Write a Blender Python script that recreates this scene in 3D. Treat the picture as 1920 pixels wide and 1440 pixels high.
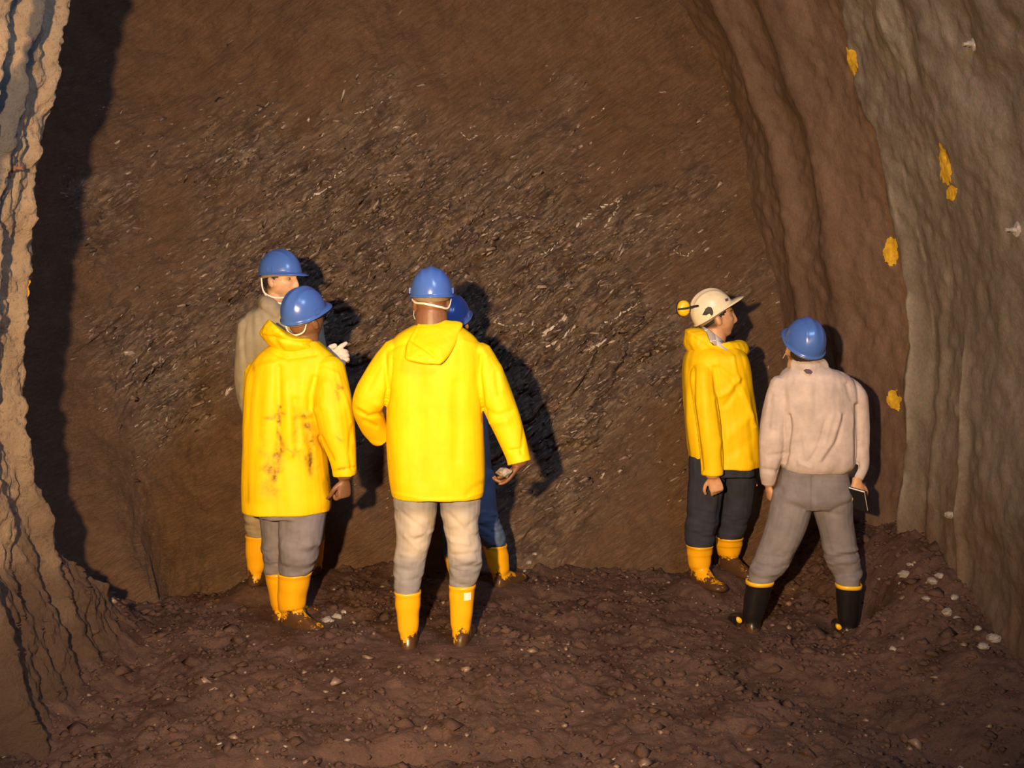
import bpy, math, random
import numpy as np
from mathutils import Matrix, Vector

# ------------------------------------------------------------------ camera, world, lamps, exposure
for o in list(bpy.data.objects): bpy.data.objects.remove(o, do_unlink=True)
SC = bpy.context.scene
COL = SC.collection
random.seed(4); RNG = np.random.default_rng(7)

F = 1900.0; CAM_H = 1.70; TILT = math.atan(160 / F)
cam_d = bpy.data.cameras.new('camera'); cam = bpy.data.objects.new('camera', cam_d); COL.objects.link(cam)
cam_d.sensor_width = 36; cam_d.lens = 36 * F / 1920; cam_d.clip_start = .05
cam.location = (0, 0, CAM_H); cam.rotation_euler = (math.pi / 2 - TILT, 0, 0)
SC.camera = cam

world = bpy.data.worlds.new('world'); SC.world = world; world.use_nodes = True
bg = world.node_tree.nodes['Background']
bg.inputs[0].default_value = (.55, .62, .9, 1); bg.inputs[1].default_value = .02

def lamp(name, kind, loc, energy, color, target=None, **kw):
    d = bpy.data.lights.new(name, kind); d.energy = energy; d.color = color
    for k, v in kw.items(): setattr(d, k, v)
    o = bpy.data.objects.new(name, d); COL.objects.link(o); o.location = loc
    if target: o.rotation_euler = (Vector(target) - Vector(loc)).to_track_quat('-Z', 'Y').to_euler()
    return o
# the warm flood lamp standing just left of the photographer
lamp('flood_lamp', 'SPOT', (-.55, -.05, 1.92), 1300, (1.0, .69, .385), (-.25, 5.6, 1.85),
     spot_size=math.radians(85), spot_blend=1.0, shadow_soft_size=.045)
# unseen cool fill, added high on the right to blue the left lining
lamp('cool_fill', 'AREA', (1.0, 2.2, 3.9), 58, (.40, .60, 1.0), (-2.1, 4.1, 2.1), size=.6)
SC.view_settings.view_transform = 'Standard'; SC.view_settings.look = 'None'
SC.view_settings.gamma = 1; SC.view_settings.use_curve_mapping = False
SC.view_settings.exposure = .72

# ------------------------------------------------------------------ projection helpers
FW = np.array((0, math.cos(TILT), -math.sin(TILT))); UP = np.array((0, math.sin(TILT), math.cos(TILT)))
CP = np.array((0, 0, CAM_H))
def W(px, py, Y):
    r = np.array((1, 0, 0)) * (px - 960) / F + UP * (720 - py) / F + FW
    return CP + r * (Y / r[1])
def proj(V):
    d = V - CP; f = d @ FW
    return 960 + F * d[:, 0] / f, 720 - F * (d @ UP) / f
def ss(a, b, x):
    t = np.clip((x - a) / (b - a), 0, 1); return t * t * (3 - 2 * t)

# ------------------------------------------------------------------ vector noise
def _hash(ix, iy, iz, seed):
    h = (ix * 374761393 + iy * 668265263 + iz * 2147483647 + seed * 144269) & 0xffffffff
    h = ((h ^ (h >> 13)) * 1274126177) & 0xffffffff
    h = ((h ^ (h >> 16)) * 2246822519) & 0xffffffff
    return ((h ^ (h >> 15)) & 0xffffff) / float(0xffffff) * 2 - 1
def noise(P, seed=0):
    P = np.asarray(P, float); i = np.floor(P).astype(np.int64); f = P - i; u = f * f * f * (f * (f * 6 - 15) + 10)
    r = 0
    for a in (0, 1):
        for b in (0, 1):
            for c in (0, 1):
                w = (u[:, 0] if a else 1 - u[:, 0]) * (u[:, 1] if b else 1 - u[:, 1]) * (u[:, 2] if c else 1 - u[:, 2])
                r = r + w * _hash(i[:, 0] + a, i[:, 1] + b, i[:, 2] + c, seed)
    return r
def fbm(P, oct=4, seed=0, gain=.5):
    P = np.asarray(P, float); r = 0; a = 1
    for k in range(oct):
        r = r + a * noise(P * 2 ** k + k * 17.3, seed + k); a *= gain
    return r
def p3(a, b, c=0.0):
    return np.stack(np.broadcast_arrays(a, b, np.asarray(c, float)), -1).reshape(-1, 3)

# ------------------------------------------------------------------ materials
def mat(name, build):
    m = bpy.data.materials.new(name); m.use_nodes = True; nt = m.node_tree
    b = nt.nodes['Principled BSDF']; build(nt, b); return m
def N(nt, t, **kw):
    n = nt.nodes.new(t)
    for k, v in kw.items():
        if isinstance(k, str) and k.startswith('i_'): n.inputs[k[2:].replace('_', ' ')].default_value = v
        else: setattr(n, k, v)
    return n
def noise_n(nt, scale, detail=6, rough=.6, stretch=None, rot=None, distort=0.):
    tc = N(nt, 'ShaderNodeTexCoord'); n = N(nt, 'ShaderNodeTexNoise', i_Scale=scale, i_Detail=detail, i_Roughness=rough, i_Distortion=distort)
    if stretch or rot:
        mp = N(nt, 'ShaderNodeMapping', vector_type='TEXTURE'); mp.inputs['Scale'].default_value = tuple(1 / q for q in (stretch or (1, 1, 1)))
        mp.inputs['Rotation'].default_value = rot or (0, 0, 0)
        nt.links.new(tc.outputs['Object'], mp.inputs[0]); nt.links.new(mp.outputs[0], n.inputs['Vector'])
    else: nt.links.new(tc.outputs['Object'], n.inputs['Vector'])
    return n
def ramp(nt, src, stops):
    r = N(nt, 'ShaderNodeValToRGB'); e = r.color_ramp.elements
    while len(e) < len(stops): e.new(.5)
    for k, (p, c) in enumerate(stops):
        e[k].position = p; e[k].color = (c, c, c, 1) if isinstance(c, (int, float)) else (*c, 1)
    nt.links.new(src, r.inputs[0]); return r.outputs[0]
def mix(nt, fac, a, b, mode='MIX'):
    m = N(nt, 'ShaderNodeMix', data_type='RGBA', blend_type=mode)
    for s, v in ((m.inputs[0], fac), (m.inputs[6], a), (m.inputs[7], b)):
        if isinstance(v, (int, float)): s.default_value = v
        elif isinstance(v, tuple): s.default_value = (*v, 1)
        else: nt.links.new(v, s)
    return m.outputs[2]
def attr(nt, name): return N(nt, 'ShaderNodeAttribute', attribute_name=name).outputs['Fac']
def bump(nt, b, h, strength, dist=.02):
    n = N(nt, 'ShaderNodeBump', i_Strength=strength, i_Distance=dist); nt.links.new(h, n.inputs['Height'])
    nt.links.new(n.outputs[0], b.inputs['Normal'])
def put(nt, b, key, v):
    if isinstance(v, (int, float)): b.inputs[key].default_value = v
    elif isinstance(v, tuple): b.inputs[key].default_value = (*v, 1)
    else: nt.links.new(v, b.inputs[key])

def simple(name, col, rough=.6, var=.12, scale=30, bmp=.15, spec=.5, bdist=.004):
    def f(nt, b):
        n = noise_n(nt, scale, 5)
        lo = tuple(c * (1 - var) for c in col); hi = tuple(min(1, c * (1 + var)) for c in col)
        put(nt, b, 'Base Color', ramp(nt, n.outputs[0], [(.3, lo), (.7, hi)])); put(nt, b, 'Roughness', rough)
        b.inputs['Specular IOR Level'].default_value = spec
        if bmp: bump(nt, b, n.outputs[0], bmp, bdist)
    return mat(name, f)

def mottle(nt, c, scale, fac):
    n = noise_n(nt, scale, 3, .7); m = mix(nt, 1., n.outputs['Color'], (1.95, 1.9, 1.9), 'MULTIPLY'); return mix(nt, fac, c, m, 'MULTIPLY')
def m_face(nt, b):
    rot = (0, math.radians(-36), 0)
    n1 = noise_n(nt, 3.0, 8, .65, (.8, 1, 3.0), rot, .5); n2 = noise_n(nt, 20, 7, .72, (.4, 1, 2.6), rot, .3); n3 = noise_n(nt, 140, 3, .8)
    rock = ramp(nt, n1.outputs[0], [(.30, (.052, .030, .021)), (.44, (.165, .098, .056)), (.56, (.26, .165, .098)), (.72, (.40, .285, .185))])
    n4 = noise_n(nt, 9, 6, .7, (.5, 1, 2.2), rot, .6)
    rock = mix(nt, ramp(nt, n4.outputs[0], [(.36, .85), (.50, 0.)]), rock, (.045, .027, .023))  # dark gaps: shade of the relief put into the rock colour
    rock = mix(nt, ramp(nt, n2.outputs[0], [(.50, 0.), (.64, .85)]), rock, (.56, .42, .285))  # light flecks: glints of the facets painted into the rock colour
    mud = ramp(nt, noise_n(nt, 6, 7, .7).outputs[0], [(.3, (.155, .083, .040)), (.7, (.265, .145, .073))])
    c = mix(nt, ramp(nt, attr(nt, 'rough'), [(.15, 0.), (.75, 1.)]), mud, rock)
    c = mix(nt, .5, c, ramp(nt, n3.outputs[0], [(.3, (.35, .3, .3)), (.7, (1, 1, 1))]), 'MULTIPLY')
    c = mottle(nt, c, 75, .45)
    put(nt, b, 'Base Color', c)
    put(nt, b, 'Roughness', ramp(nt, n2.outputs[0], [(.40, .75), (.66, .28)])); b.inputs['Specular IOR Level'].default_value = .55
    bump(nt, b, n2.outputs[0], .9, .045)
M_FACE = mat('phyllite_face', m_face)

def m_shot(nt, b):
    n1 = noise_n(nt, 2.2, 7, .6, (1, 1, .5)); n2 = noise_n(nt, 60, 5, .7)
    g = ramp(nt, n1.outputs[0], [(.3, (.125, .092, .068)), (.55, (.18, .143, .110)), (.75, (.26, .212, .17))])
    br = ramp(nt, n1.outputs[0], [(.3, (.120, .068, .044)), (.7, (.195, .115, .074))])
    c = mix(nt, attr(nt, 'mud'), g, br); c = mix(nt, attr(nt, 'pale'), c, (.40, .35, .29))
    c = mix(nt, .45, c, ramp(nt, n2.outputs[0], [(.3, (.5, .48, .46)), (.7, (1, 1, 1))]), 'MULTIPLY')
    c = mottle(nt, c, 55, .35); put(nt, b, 'Base Color', c); put(nt, b, 'Roughness', .8); bump(nt, b, n2.outputs[0], .45, .012)
M_SHOT = mat('sprayed_concrete', m_shot)

def m_left(nt, b):
    n1 = noise_n(nt, 5, 7, .65); n2 = noise_n(nt, 38, 7, .75)
    c = ramp(nt, n1.outputs[0], [(.3, (.34, .225, .125)), (.7, (.52, .36, .21))])
    c = mix(nt, attr(nt, 'band'), c, (.085, .088, .090)); c = mix(nt, attr(nt, 'mud'), c, (.115, .058, .030))  # grey bands: shade on the lee of the ridges, painted into the colour
    put(nt, b, 'Base Color', c); c = mix(nt, ramp(nt, n2.outputs[0], [(.36, .55), (.46, 0.)]), c, (.07, .055, .045))
    put(nt, b, 'Base Color', c); put(nt, b, 'Roughness', .85); bump(nt, b, n2.outputs[0], 1.0, .03)
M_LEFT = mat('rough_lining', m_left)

def m_floor(nt, b):
    n1 = noise_n(nt, 3.2, 8, .7); n2 = noise_n(nt, 45, 6, .75); n3 = noise_n(nt, 160, 3, .8)
    c = ramp(nt, n1.outputs[0], [(.3, (.050, .025, .016)), (.5, (.108, .054, .034)), (.72, (.168, .088, .056))])
    c = mix(nt, ramp(nt, n2.outputs[0], [(.58, 0.), (.76, .5)]), c, (.20, .125, .085))
    c = mix(nt, .55, c, ramp(nt, n3.outputs[0], [(.3, (.35, .3, .28)), (.7, (1, 1, 1))]), 'MULTIPLY')
    c = mottle(nt, c, 75, .5); put(nt, b, 'Base Color', c); put(nt, b, 'Roughness', ramp(nt, n1.outputs[0], [(.35, .42), (.6, .75)]))
    bump(nt, b, n2.outputs[0], .6, .025)
M_FLOOR = mat('wet_muck', m_floor)

def m_coat(seed, dirty):
    def f(nt, b):
        n = noise_n(nt, 9, 4); n2 = noise_n(nt, 110, 4, .7)
        c = ramp(nt, n.outputs[0], [(.3, (.80, .475, .002)), (.7, (.88, .545, .003))])
        if dirty:
            d = N(nt, 'ShaderNodeMath', operation='MULTIPLY'); nt.links.new(attr(nt, 'dirt'), d.inputs[0])
            nt.links.new(ramp(nt, noise_n(nt, 55, 6, .75).outputs[0], [(.3, .35), (.62, 1.)]), d.inputs[1])
            c = mix(nt, d.outputs[0], c, (.10, .055, .012))
        put(nt, b, 'Base Color', c); put(nt, b, 'Roughness', .58); b.inputs['Specular IOR Level'].default_value = .22
        bump(nt, b, n2.outputs[0], .06, .003)
    return mat('yellow_oilskin', f)
M_COAT = m_coat(0, False); M_COATD = m_coat(1, True)

def m_boot(col, name):
    def f(nt, b):
        n = noise_n(nt, 60, 5, .7)
        d = N(nt, 'ShaderNodeMath', operation='ADD'); nt.links.new(attr(nt, 'dirt'), d.inputs[0])
        nm = N(nt, 'ShaderNodeMath', operation='MULTIPLY_ADD'); nt.links.new(n.outputs[0], nm.inputs[0]); nm.inputs[1].default_value = 1.3; nm.inputs[2].default_value = -.65
        nt.links.new(nm.outputs[0], d.inputs[1])
        fac = ramp(nt, d.outputs[0], [(.42, 0.), (.56, 1.)])
        put(nt, b, 'Base Color', mix(nt, fac, col, (.080, .038, .016)))
        put(nt, b, 'Roughness', ramp(nt, fac, [(0, .30), (1, .28)]))
        bump(nt, b, n.outputs[0], .12, .006)
    return mat(name, f)
M_BOOTY = m_boot((.86, .40, .006), 'yellow_rubber'); M_BOOTK = m_boot((.012, .010, .010), 'black_rubber')

def m_cloth(name, col, col2=None, rough=.9):
    def f(nt, b):
        n = noise_n(nt, 14, 5, .6); n2 = noise_n(nt, 260, 2, .6)
        c = ramp(nt, n.outputs[0], [(.3, tuple(x * .82 for x in col)), (.7, tuple(x * 1.12 for x in col))])
        if col2: c = mix(nt, attr(nt, 'fade'), c, col2)
        put(nt, b, 'Base Color', c); put(nt, b, 'Roughness', rough); b.inputs['Specular IOR Level'].default_value = .15
        bump(nt, b, n2.outputs[0], .25, .003)
    return mat(name, f)
M_TAN = m_cloth('olive_grey_twill', (.30, .25, .165)); M_TANT = m_cloth('khaki_twill', (.30, .225, .13))
M_GREYT = m_cloth('grey_violet_cotton', (.20, .175, .185)); M_JEAN = m_cloth('faded_denim', (.27, .25, .255), (.52, .43, .325))
M_BLUEJ = m_cloth('blue_denim', (.10, .14, .22)); M_NAVY = m_cloth('dark_navy_cotton', (.035, .036, .052))
M_SHIRT = m_cloth('pale_pink_grey_shirt', (.50, .40, .36)); M_SLATE = m_cloth('slate_grey_cotton', (.205, .178, .180))
M_BLUES = m_cloth('blue_grey_shirt', (.12, .15, .21))

def m_skin(col, hair):
    def f(nt, b):
        n = noise_n(nt, 40, 4)
        c = ramp(nt, n.outputs[0], [(.3, tuple(x * .88 for x in col)), (.7, tuple(min(1, x * 1.1) for x in col))])
        c = mix(nt, attr(nt, 'hairy'), c, hair)
        c = mix(nt, attr(nt, 'lips'), c, (col[0] * .8, col[1] * .55, col[2] * .5))
        put(nt, b, 'Base Color', c); put(nt, b, 'Roughness', .5)
        b.inputs['Subsurface Weight'].default_value = .06; b.inputs['Subsurface Radius'].default_value = (.01, .004, .002)
    return mat('skin', f)
M_SKINL = m_skin((.56, .31, .17), (.03, .018, .012)); M_SKINT = m_skin((.56, .29, .15), (.03, .018, .012))
M_SKIND = m_skin((.20, .085, .038), (.01, .007, .006)); M_SKINB = m_skin((.20, .09, .042), (.012, .008, .006))
M_HAIR = simple('dark_hair', (.018, .012, .009), .6, .3, 120, .5)
M_HELB = simple('blue_helmet_plastic', (.055, .125, .40), .27, .06, 9, .02)
M_HELW = simple('cream_helmet_plastic', (.74, .62, .42), .33, .10, 14, .03)
M_WHITE = simple('white_webbing', (.82, .72, .60), .6, .06, 60, .1)
M_GLOVE = simple('white_cotton_glove', (.66, .54, .43), .9, .12, 60, .3)
M_BEIGE = simple('beige_sweatband', (.33, .25, .17), .8, .1, 60, .2)
M_BLACK = simple('black_plastic', (.008, .007, .008), .62, .2, 30, .05)
M_YPLA = simple('yellow_muff_plastic', (.86, .48, .01), .35, .05, 20, .02)
M_EYE = simple('eye_white', (.24, .20, .17), .5, .03, 20, 0)
M_IRIS = simple('dark_iris', (.012, .008, .006), .15, .1, 40, 0)
M_PAPER = simple('white_paper_edge', (.85, .78, .68), .7, .05, 80, .1)
M_PAINT = simple('yellow_spray_paint', (.62, .36, .015), .75, .25, 50, .4)
M_PLUM = simple('purple_badge', (.09, .05, .075), .7, .1, 50, .1)
M_STONE = simple('pale_stone', (.30, .255, .215), .55, .3, 25, .6, bdist=.01)
M_STONEH = simple('grey_schist_piece', (.30, .27, .24), .4, .35, 40, .6, bdist=.01)
M_RUST = simple('rusty_steel', (.16, .065, .035), .6, .3, 50, .4)
M_STEEL = simple('dull_steel', (.35, .31, .27), .4, .2, 50, .3)
M_QUARTZ = simple('quartz_vein', (.46, .38, .30), .38, .25, 30, .5, bdist=.01)
M_FLK1 = simple('dark_schist_flake', (.10, .062, .042), .45, .35, 40, .5)
M_FLK2 = simple('brown_schist_flake', (.19, .125, .085), .42, .3, 40, .5)
M_FLK3 = simple('silvery_schist_flake', (.32, .245, .185), .30, .3, 40, .5)
def m_plaid(nt, b):
    tc = N(nt, 'ShaderNodeTexCoord'); ch = N(nt, 'ShaderNodeTexChecker', i_Scale=17.); nt.links.new(tc.outputs['Object'], ch.inputs[0])
    ch.inputs[1].default_value = (.86, .79, .70, 1); ch.inputs[2].default_value = (.42, .37, .33, 1)
    nt.links.new(ch.outputs[0], b.inputs['Base Color']); b.inputs['Roughness'].default_value = .85
M_PLAID = mat('checked_collar', m_plaid)

# ------------------------------------------------------------------ object helpers
def setattr_pt(me, name, vals):
    a = me.attributes.new(name, 'FLOAT', 'POINT'); a.data.foreach_set('value', np.asarray(vals, np.float32))
def mesh(name, V, Fc, smooth=True):
    me = bpy.data.meshes.new(name)
    if isinstance(Fc, np.ndarray):
        V = np.asarray(V, np.float32); k = Fc.shape[1]
        me.vertices.add(len(V)); me.vertices.foreach_set('co', V.ravel())
        me.loops.add(Fc.size); me.loops.foreach_set('vertex_index', Fc.ravel().astype(np.int32))
        me.polygons.add(len(Fc)); me.polygons.foreach_set('loop_start', np.arange(0, Fc.size, k, dtype=np.int32))
        me.update(calc_edges=True)
    else:
        me.from_pydata([tuple(map(float, v)) for v in V], [], [tuple(map(int, f)) for f in Fc]); me.update()
    if smooth: me.polygons.foreach_set('use_smooth', np.ones(len(me.polygons), bool))
    return me
def link(name, me, m, parent=None):
    o = bpy.data.objects.new(name, me); COL.objects.link(o)
    for x in (m if isinstance(m, (list, tuple)) else [m]): me.materials.append(x)
    if parent: o.parent = parent
    return o
def coords(me):
    a = np.empty(len(me.vertices) * 3, np.float32); me.vertices.foreach_get('co', a); return a.reshape(-1, 3).astype(float)
def normals(me):
    a = np.empty(len(me.vertices) * 3, np.float32); me.vertex_normals.foreach_get('vector', a); return a.reshape(-1, 3).astype(float)
def setco(me, V): me.vertices.foreach_set('co', V.astype(np.float32).ravel()); me.update()
def grid_faces(nu, nv, flip=False):
    i = np.arange(nu - 1)[:, None] * nv + np.arange(nv - 1)[None]
    f = np.stack([i, i + nv, i + nv + 1, i + 1], -1).reshape(-1, 4)
    return f[:, ::-1].copy() if flip else f

class MB:
    def __init__(s): s.V = []; s.F = []
    def add(s, V, Fc):
        k = len(s.V); s.V.extend([np.asarray(v, float) for v in V]); s.F.extend([tuple(i + k for i in f) for f in Fc]); return s
    def loft(s, rings, cap0=True, cap1=True):
        n = len(rings[0]); V = [p for r in rings for p in r]; Fc = []
        for i in range(len(rings) - 1):
            for j in range(n):
                k = (j + 1) % n; Fc.append((i * n + j, i * n + k, (i + 1) * n + k, (i + 1) * n + j))
        if cap0: V.append(np.mean(rings[0], 0)); c = len(V) - 1; Fc += [((j + 1) % n, j, c) for j in range(n)]
        if cap1:
            V.append(np.mean(rings[-1], 0)); c = len(V) - 1; b = (len(rings) - 1) * n
            Fc += [(b + j, b + (j + 1) % n, c) for j in range(n)]
        return s.add(V, Fc)

def catmull(pts, per):
    P = np.asarray(pts, float)
    if len(P) < 3: 
        return np.array([P[0] + (P[-1] - P[0]) * t for t in np.linspace(0, 1, per + 1)])
    E = np.vstack([2 * P[0] - P[1], P, 2 * P[-1] - P[-2]]); out = []
    for i in range(1, len(E) - 2):
        p0, p1, p2, p3_ = E[i - 1:i + 3]
        for t in np.linspace(0, 1, per, endpoint=False):
            out.append(.5 * (2 * p1 + (p2 - p0) * t + (2 * p0 - 5 * p1 + 4 * p2 - p3_) * t * t + (3 * p1 - p0 - 3 * p2 + p3_) * t ** 3))
    out.append(P[-1]); return np.array(out)
def unit(v): return v / (np.linalg.norm(v) + 1e-12)
def ell(c, a, b, n=28, p=2.0):
    th = np.linspace(0, 2 * math.pi, n, endpoint=False); ct, st = np.cos(th), np.sin(th)
    return c + np.outer(np.sign(ct) * np.abs(ct) ** (2 / p), a) + np.outer(np.sign(st) * np.abs(st) ** (2 / p), b)
def tube_rings(pts, rad, ref=(1, 0, 0), flat=1.0, n=20, per=5, hollow=0, dome=True):
    """pts (k,3), rad (k,) -> rings of a smooth tapering limb; hollow folds the far end back inside."""
    D = catmull(np.hstack([np.asarray(pts, float), np.asarray(rad, float)[:, None]]), per)
    P, R = D[:, :3], np.maximum(D[:, 3], 1e-4); T = np.gradient(P, axis=0); ref = np.asarray(ref, float); rings = []
    fr = []
    for p, r, t in zip(P, R, T):
        t = unit(t); a = unit(ref - t * (ref @ t)); b = np.cross(t, a); fr.append((t, a, b))
        rings.append(ell(p, a * r, b * r * flat, n))
    t, a, b = fr[0]
    if dome: rings = [ell(P[0] - t * R[0] * .55, a * R[0] * .45, b * R[0] * .45 * flat, n), ell(P[0] - t * R[0] * .35, a * R[0] * .8, b * R[0] * .8 * flat, n)] + rings
    t, a, b = fr[-1]
    if hollow:
        r = R[-1] - .013
        rings += [ell(P[-1], a * r, b * r * flat, n), ell(P[-1] - t * hollow, a * r * .95, b * r * .95 * flat, n)]
    elif dome:
        rings += [ell(P[-1] + t * R[-1] * .35, a * R[-1] * .8, b * R[-1] * .8 * flat, n), ell(P[-1] + t * R[-1] * .55, a * R[-1] * .4, b * R[-1] * .4 * flat, n)]
    return rings

def remesh(mb, voxel=.005, smooth=3, dec=None, name='m'):
    me = mesh(name, mb.V, mb.F); o = bpy.data.objects.new('tmp', me); COL.objects.link(o)
    r = o.modifiers.new('r', 'REMESH'); r.mode = 'VOXEL'; r.voxel_size = voxel
    if smooth: s = o.modifiers.new('s', 'SMOOTH'); s.iterations = smooth; s.factor = .5
    if dec: d = o.modifiers.new('d', 'DECIMATE'); d.ratio = dec
    dg = bpy.context.evaluated_depsgraph_get(); out = bpy.data.meshes.new_from_object(o.evaluated_get(dg))
    bpy.data.objects.remove(o, do_unlink=True); bpy.data.meshes.remove(me)
    out.name = name; out.polygons.foreach_set('use_smooth', np.ones(len(out.polygons), bool)); return out

def seg_dist(px, py, poly):
    d = np.full(len(px), 1e9)
    for (x0, y0), (x1, y1) in zip(poly[:-1], poly[1:]):
        L = (x1 - x0) ** 2 + (y1 - y0) ** 2 + 1e-9
        t = np.clip(((px - x0) * (x1 - x0) + (py - y0) * (y1 - y0)) / L, 0, 1)
        d = np.minimum(d, np.hypot(px - x0 - t * (x1 - x0), py - y0 - t * (y1 - y0)))
    return d
def fold_field(V, Nn, items):
    px, py = proj(V); view = V - CP; view /= np.linalg.norm(view, axis=1)[:, None]
    face = ss(-.05, .35, -(Nn * view).sum(1)); out = np.zeros(len(V))
    for poly, w, amp in items:
        amp *= .8; w *= 1.1; d = seg_dist(px, py, poly); out += amp * np.exp(-(d / w) ** 2) * face
    return out

# ================================================================== THE SETTING
LZ = np.array([-.6, -.3, .2, .63, 1.0, 1.36, 1.85, 2.45, 3.06, 3.6, 4.2, 4.7, 5.0, 5.1])
LX = .962 * np.array([-1.75, -1.84, -1.97, -2.12, -2.20, -2.23, -2.18, -2.05, -1.90, -1.72, -1.35, -.85, -.35, 0])
RZ = np.array([-.6, -.3, .2, .5, 1.0, 1.6, 2.2, 2.8, 3.3, 3.9, 4.5, 4.9, 5.1])
RX = np.array([2.20, 2.22, 2.24, 2.25, 2.29, 2.28, 2.16, 1.98, 1.76, 1.40, .85, .4, 0])
def arc(Z, X, n):
    s = np.concatenate([[0], np.cumsum(np.hypot(np.diff(Z), np.diff(X)))]); u = np.linspace(0, s[-1], 400)
    k = np.ones(25) / 25
    def sm(a): 
        a = np.interp(u, s, a); e = np.pad(a, 12, mode='reflect', reflect_type='odd'); return np.convolve(e, k, 'valid')
    z, x = sm(Z), sm(X); return u, z, x

def profile_pt(side, s):
    Z, X = (LZ, LX) if side < 0 else (RZ, RX)
    u, z, x = arc(Z, X, 0); return np.interp(s, u, z), np.interp(s, u, x), u[-1]
def edges(lo, hi, step, coarse_lo, cstep):
    a = np.arange(coarse_lo, lo, cstep); b = np.arange(lo, hi + 1e-6, step); return np.concatenate([a, b])

# ---- left lining: rough shotcrete ring that ends ragged, its edge throwing the black shadow
def left_surface(S, T):
    """S arc length, T depth fraction measured along y -> points (unit normal inward is +x-ish)."""
    z, x, L = profile_pt(-1, S)
    yend = 4.42 + .03 * fbm(p3(S * 3.1, 3.3), 4, 3) - .06 * ss(2.4, 3.6, S) + .50 * (1 - ss(.55, 1.35, S + .12 * noise(p3(S * 9, 5.), 19)))
    y = -5 + (yend + 5) * T
    q = p3(y * 7.0, S * 1.1, 1.7)
    d = .030 * fbm(q, 3, 11) + .022 * fbm(p3(y * 16, S * 7, 4.), 4, 12, .65) + .007 * noise(p3(y * 50, S * 40, 2.), 15)
    w = .05 * fbm(p3(S * 1.7, 6.), 3, 17); rib = np.exp(-((y - 4.33 + w) / .05) ** 2) * .045 + np.exp(-((y - 4.02 + w) / .06) ** 2) * .085 * ss(-.5, .4, noise(p3(S * 1.1, 2.), 18)) + np.exp(-((y - 3.70 - w) / .07) ** 2) * .09
    d = d + rib
    nx, nz = 1.0, 0.0
    ang = np.arctan2(2.2 - z, 2.2)
    ang = np.clip(ang, -1.4, .25)
    return np.stack([x + d * np.cos(ang), y, z + d * np.sin(ang) * .6], -1)
_, _, LL = profile_pt(-1, 0)
sv = np.concatenate([np.arange(0, 4.35, .012), np.arange(4.4, LL, .12), [LL]])
tv = np.concatenate([np.linspace(0, .84, 30), np.linspace(.842, 1, 130)])
Sg, Tg = np.meshgrid(sv, tv, indexing='ij')
V = left_surface(Sg.ravel(), Tg.ravel())
G = V.reshape(len(sv), len(tv), 3); ext = []
for k, off in enumerate((.05, .2, .5)):                                  # the thickness of the lining behind its ragged end
    e = G[:, -1].copy(); e[:, 0] -= off; e[:, 1] += .02; ext.append(e[:, None])
G = np.concatenate([G] + ext, 1); V = G.reshape(-1, 3)
me = mesh('wall_left', V, grid_faces(G.shape[0], G.shape[1]))
setattr_pt(me, 'mud', np.clip(ss(1.10, .35, V[:, 2] + .25 * fbm(V * 4, 3, 5)) * .95, 0, 1))
nb_ = fbm(p3(V[:, 1] * 7.5, V[:, 2] * .7 + .35 * V[:, 0], 3.), 3, 6, .55); setattr_pt(me, 'band', .85 * ss(.18, .36, nb_ + .12 * fbm(V * 9, 3, 7)) * ss(.2, .9, V[:, 2]))  # mask of the painted shade bands, noise stretched along the profile
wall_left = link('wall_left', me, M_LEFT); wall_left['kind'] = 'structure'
wall_left['label'] = 'rough sprayed concrete tunnel lining ending in a ragged edge'

# ---- right lining with ribs under the shotcrete, running on to the working face
def right_surface(S, y):
    z, x, L = profile_pt(1, S)
    taper = np.interp(y, [-9, 5.35, 5.6, 6.1, 6.7, 7.5, 9], [0, 0, .05, .23, .39, .52, .8])
    hz = 1 - .35 * ss(2.0, 3.6, z)
    edge = 5.56 + .05 * fbm(p3(S * 2.2, 9.1), 3, 21) + .10 * (ss(3.1, 3.9, S)) * noise(p3(S * 5, 2.), 23)
    step = .035 * ss(.03, -.03, y - edge)                               # shotcrete skin thickness
    rib = .040 * np.exp(-((y - 5.50) / .045) ** 2) * ss(3.1, 2.2, S) + .030 * np.exp(-((y - 4.93) / .03) ** 2) * ss(2.4, 1.4, S)
    rib = rib + .045 * np.exp(-((y - 6.15) / .10) ** 2) + .05 * np.exp(-((y - 6.62) / .09) ** 2) + .02 * np.exp(-((y - 5.25) / .05) ** 2) * ss(2.6, 1.8, S)
    d = .040 * fbm(p3(y * 1.7, S * 1.3, 7.), 3, 31, .42) + .008 * fbm(p3(y * 14, S * 12, 3.), 3, 33) + step + rib
    d = d + .05 * ss(3.0, 3.5, S) * ss(3.0, 0, np.abs(S - 4)) * np.clip(noise(p3(y * 4, S * 3, 1.), 36), 0, 1)
    ang = np.clip(np.arctan2(2.2 - z, 2.2), -1.4, .25)
    return np.stack([x - taper * hz - d * np.cos(ang), y, z + d * np.sin(ang) * .6], -1), edge
_, _, LR = profile_pt(1, 0)
sv = np.concatenate([np.arange(0, 4.5, .013), np.arange(4.55, LR, .12), [LR]])
yv = np.concatenate([np.linspace(-5, 3.9, 26), np.arange(4.0, 7.8, .013)])
Sg, Yg = np.meshgrid(sv, yv, indexing='ij')
V, edge = right_surface(Sg.ravel(), Yg.ravel())
me = mesh('wall_right', V, grid_faces(len(sv), len(yv), True))
mud = ss(-.03, .03, V[:, 1] - edge) * .95 + .6 * ss(1.1, .3, V[:, 2] + .3 * fbm(V * 3, 3, 8))
mud += .35 * ss(.1, .5, fbm(V * np.array((2, 3, .8)), 3, 44)) * ss(2.6, 1.4, V[:, 2])
setattr_pt(me, 'mud', np.clip(mud, 0, 1))
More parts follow.
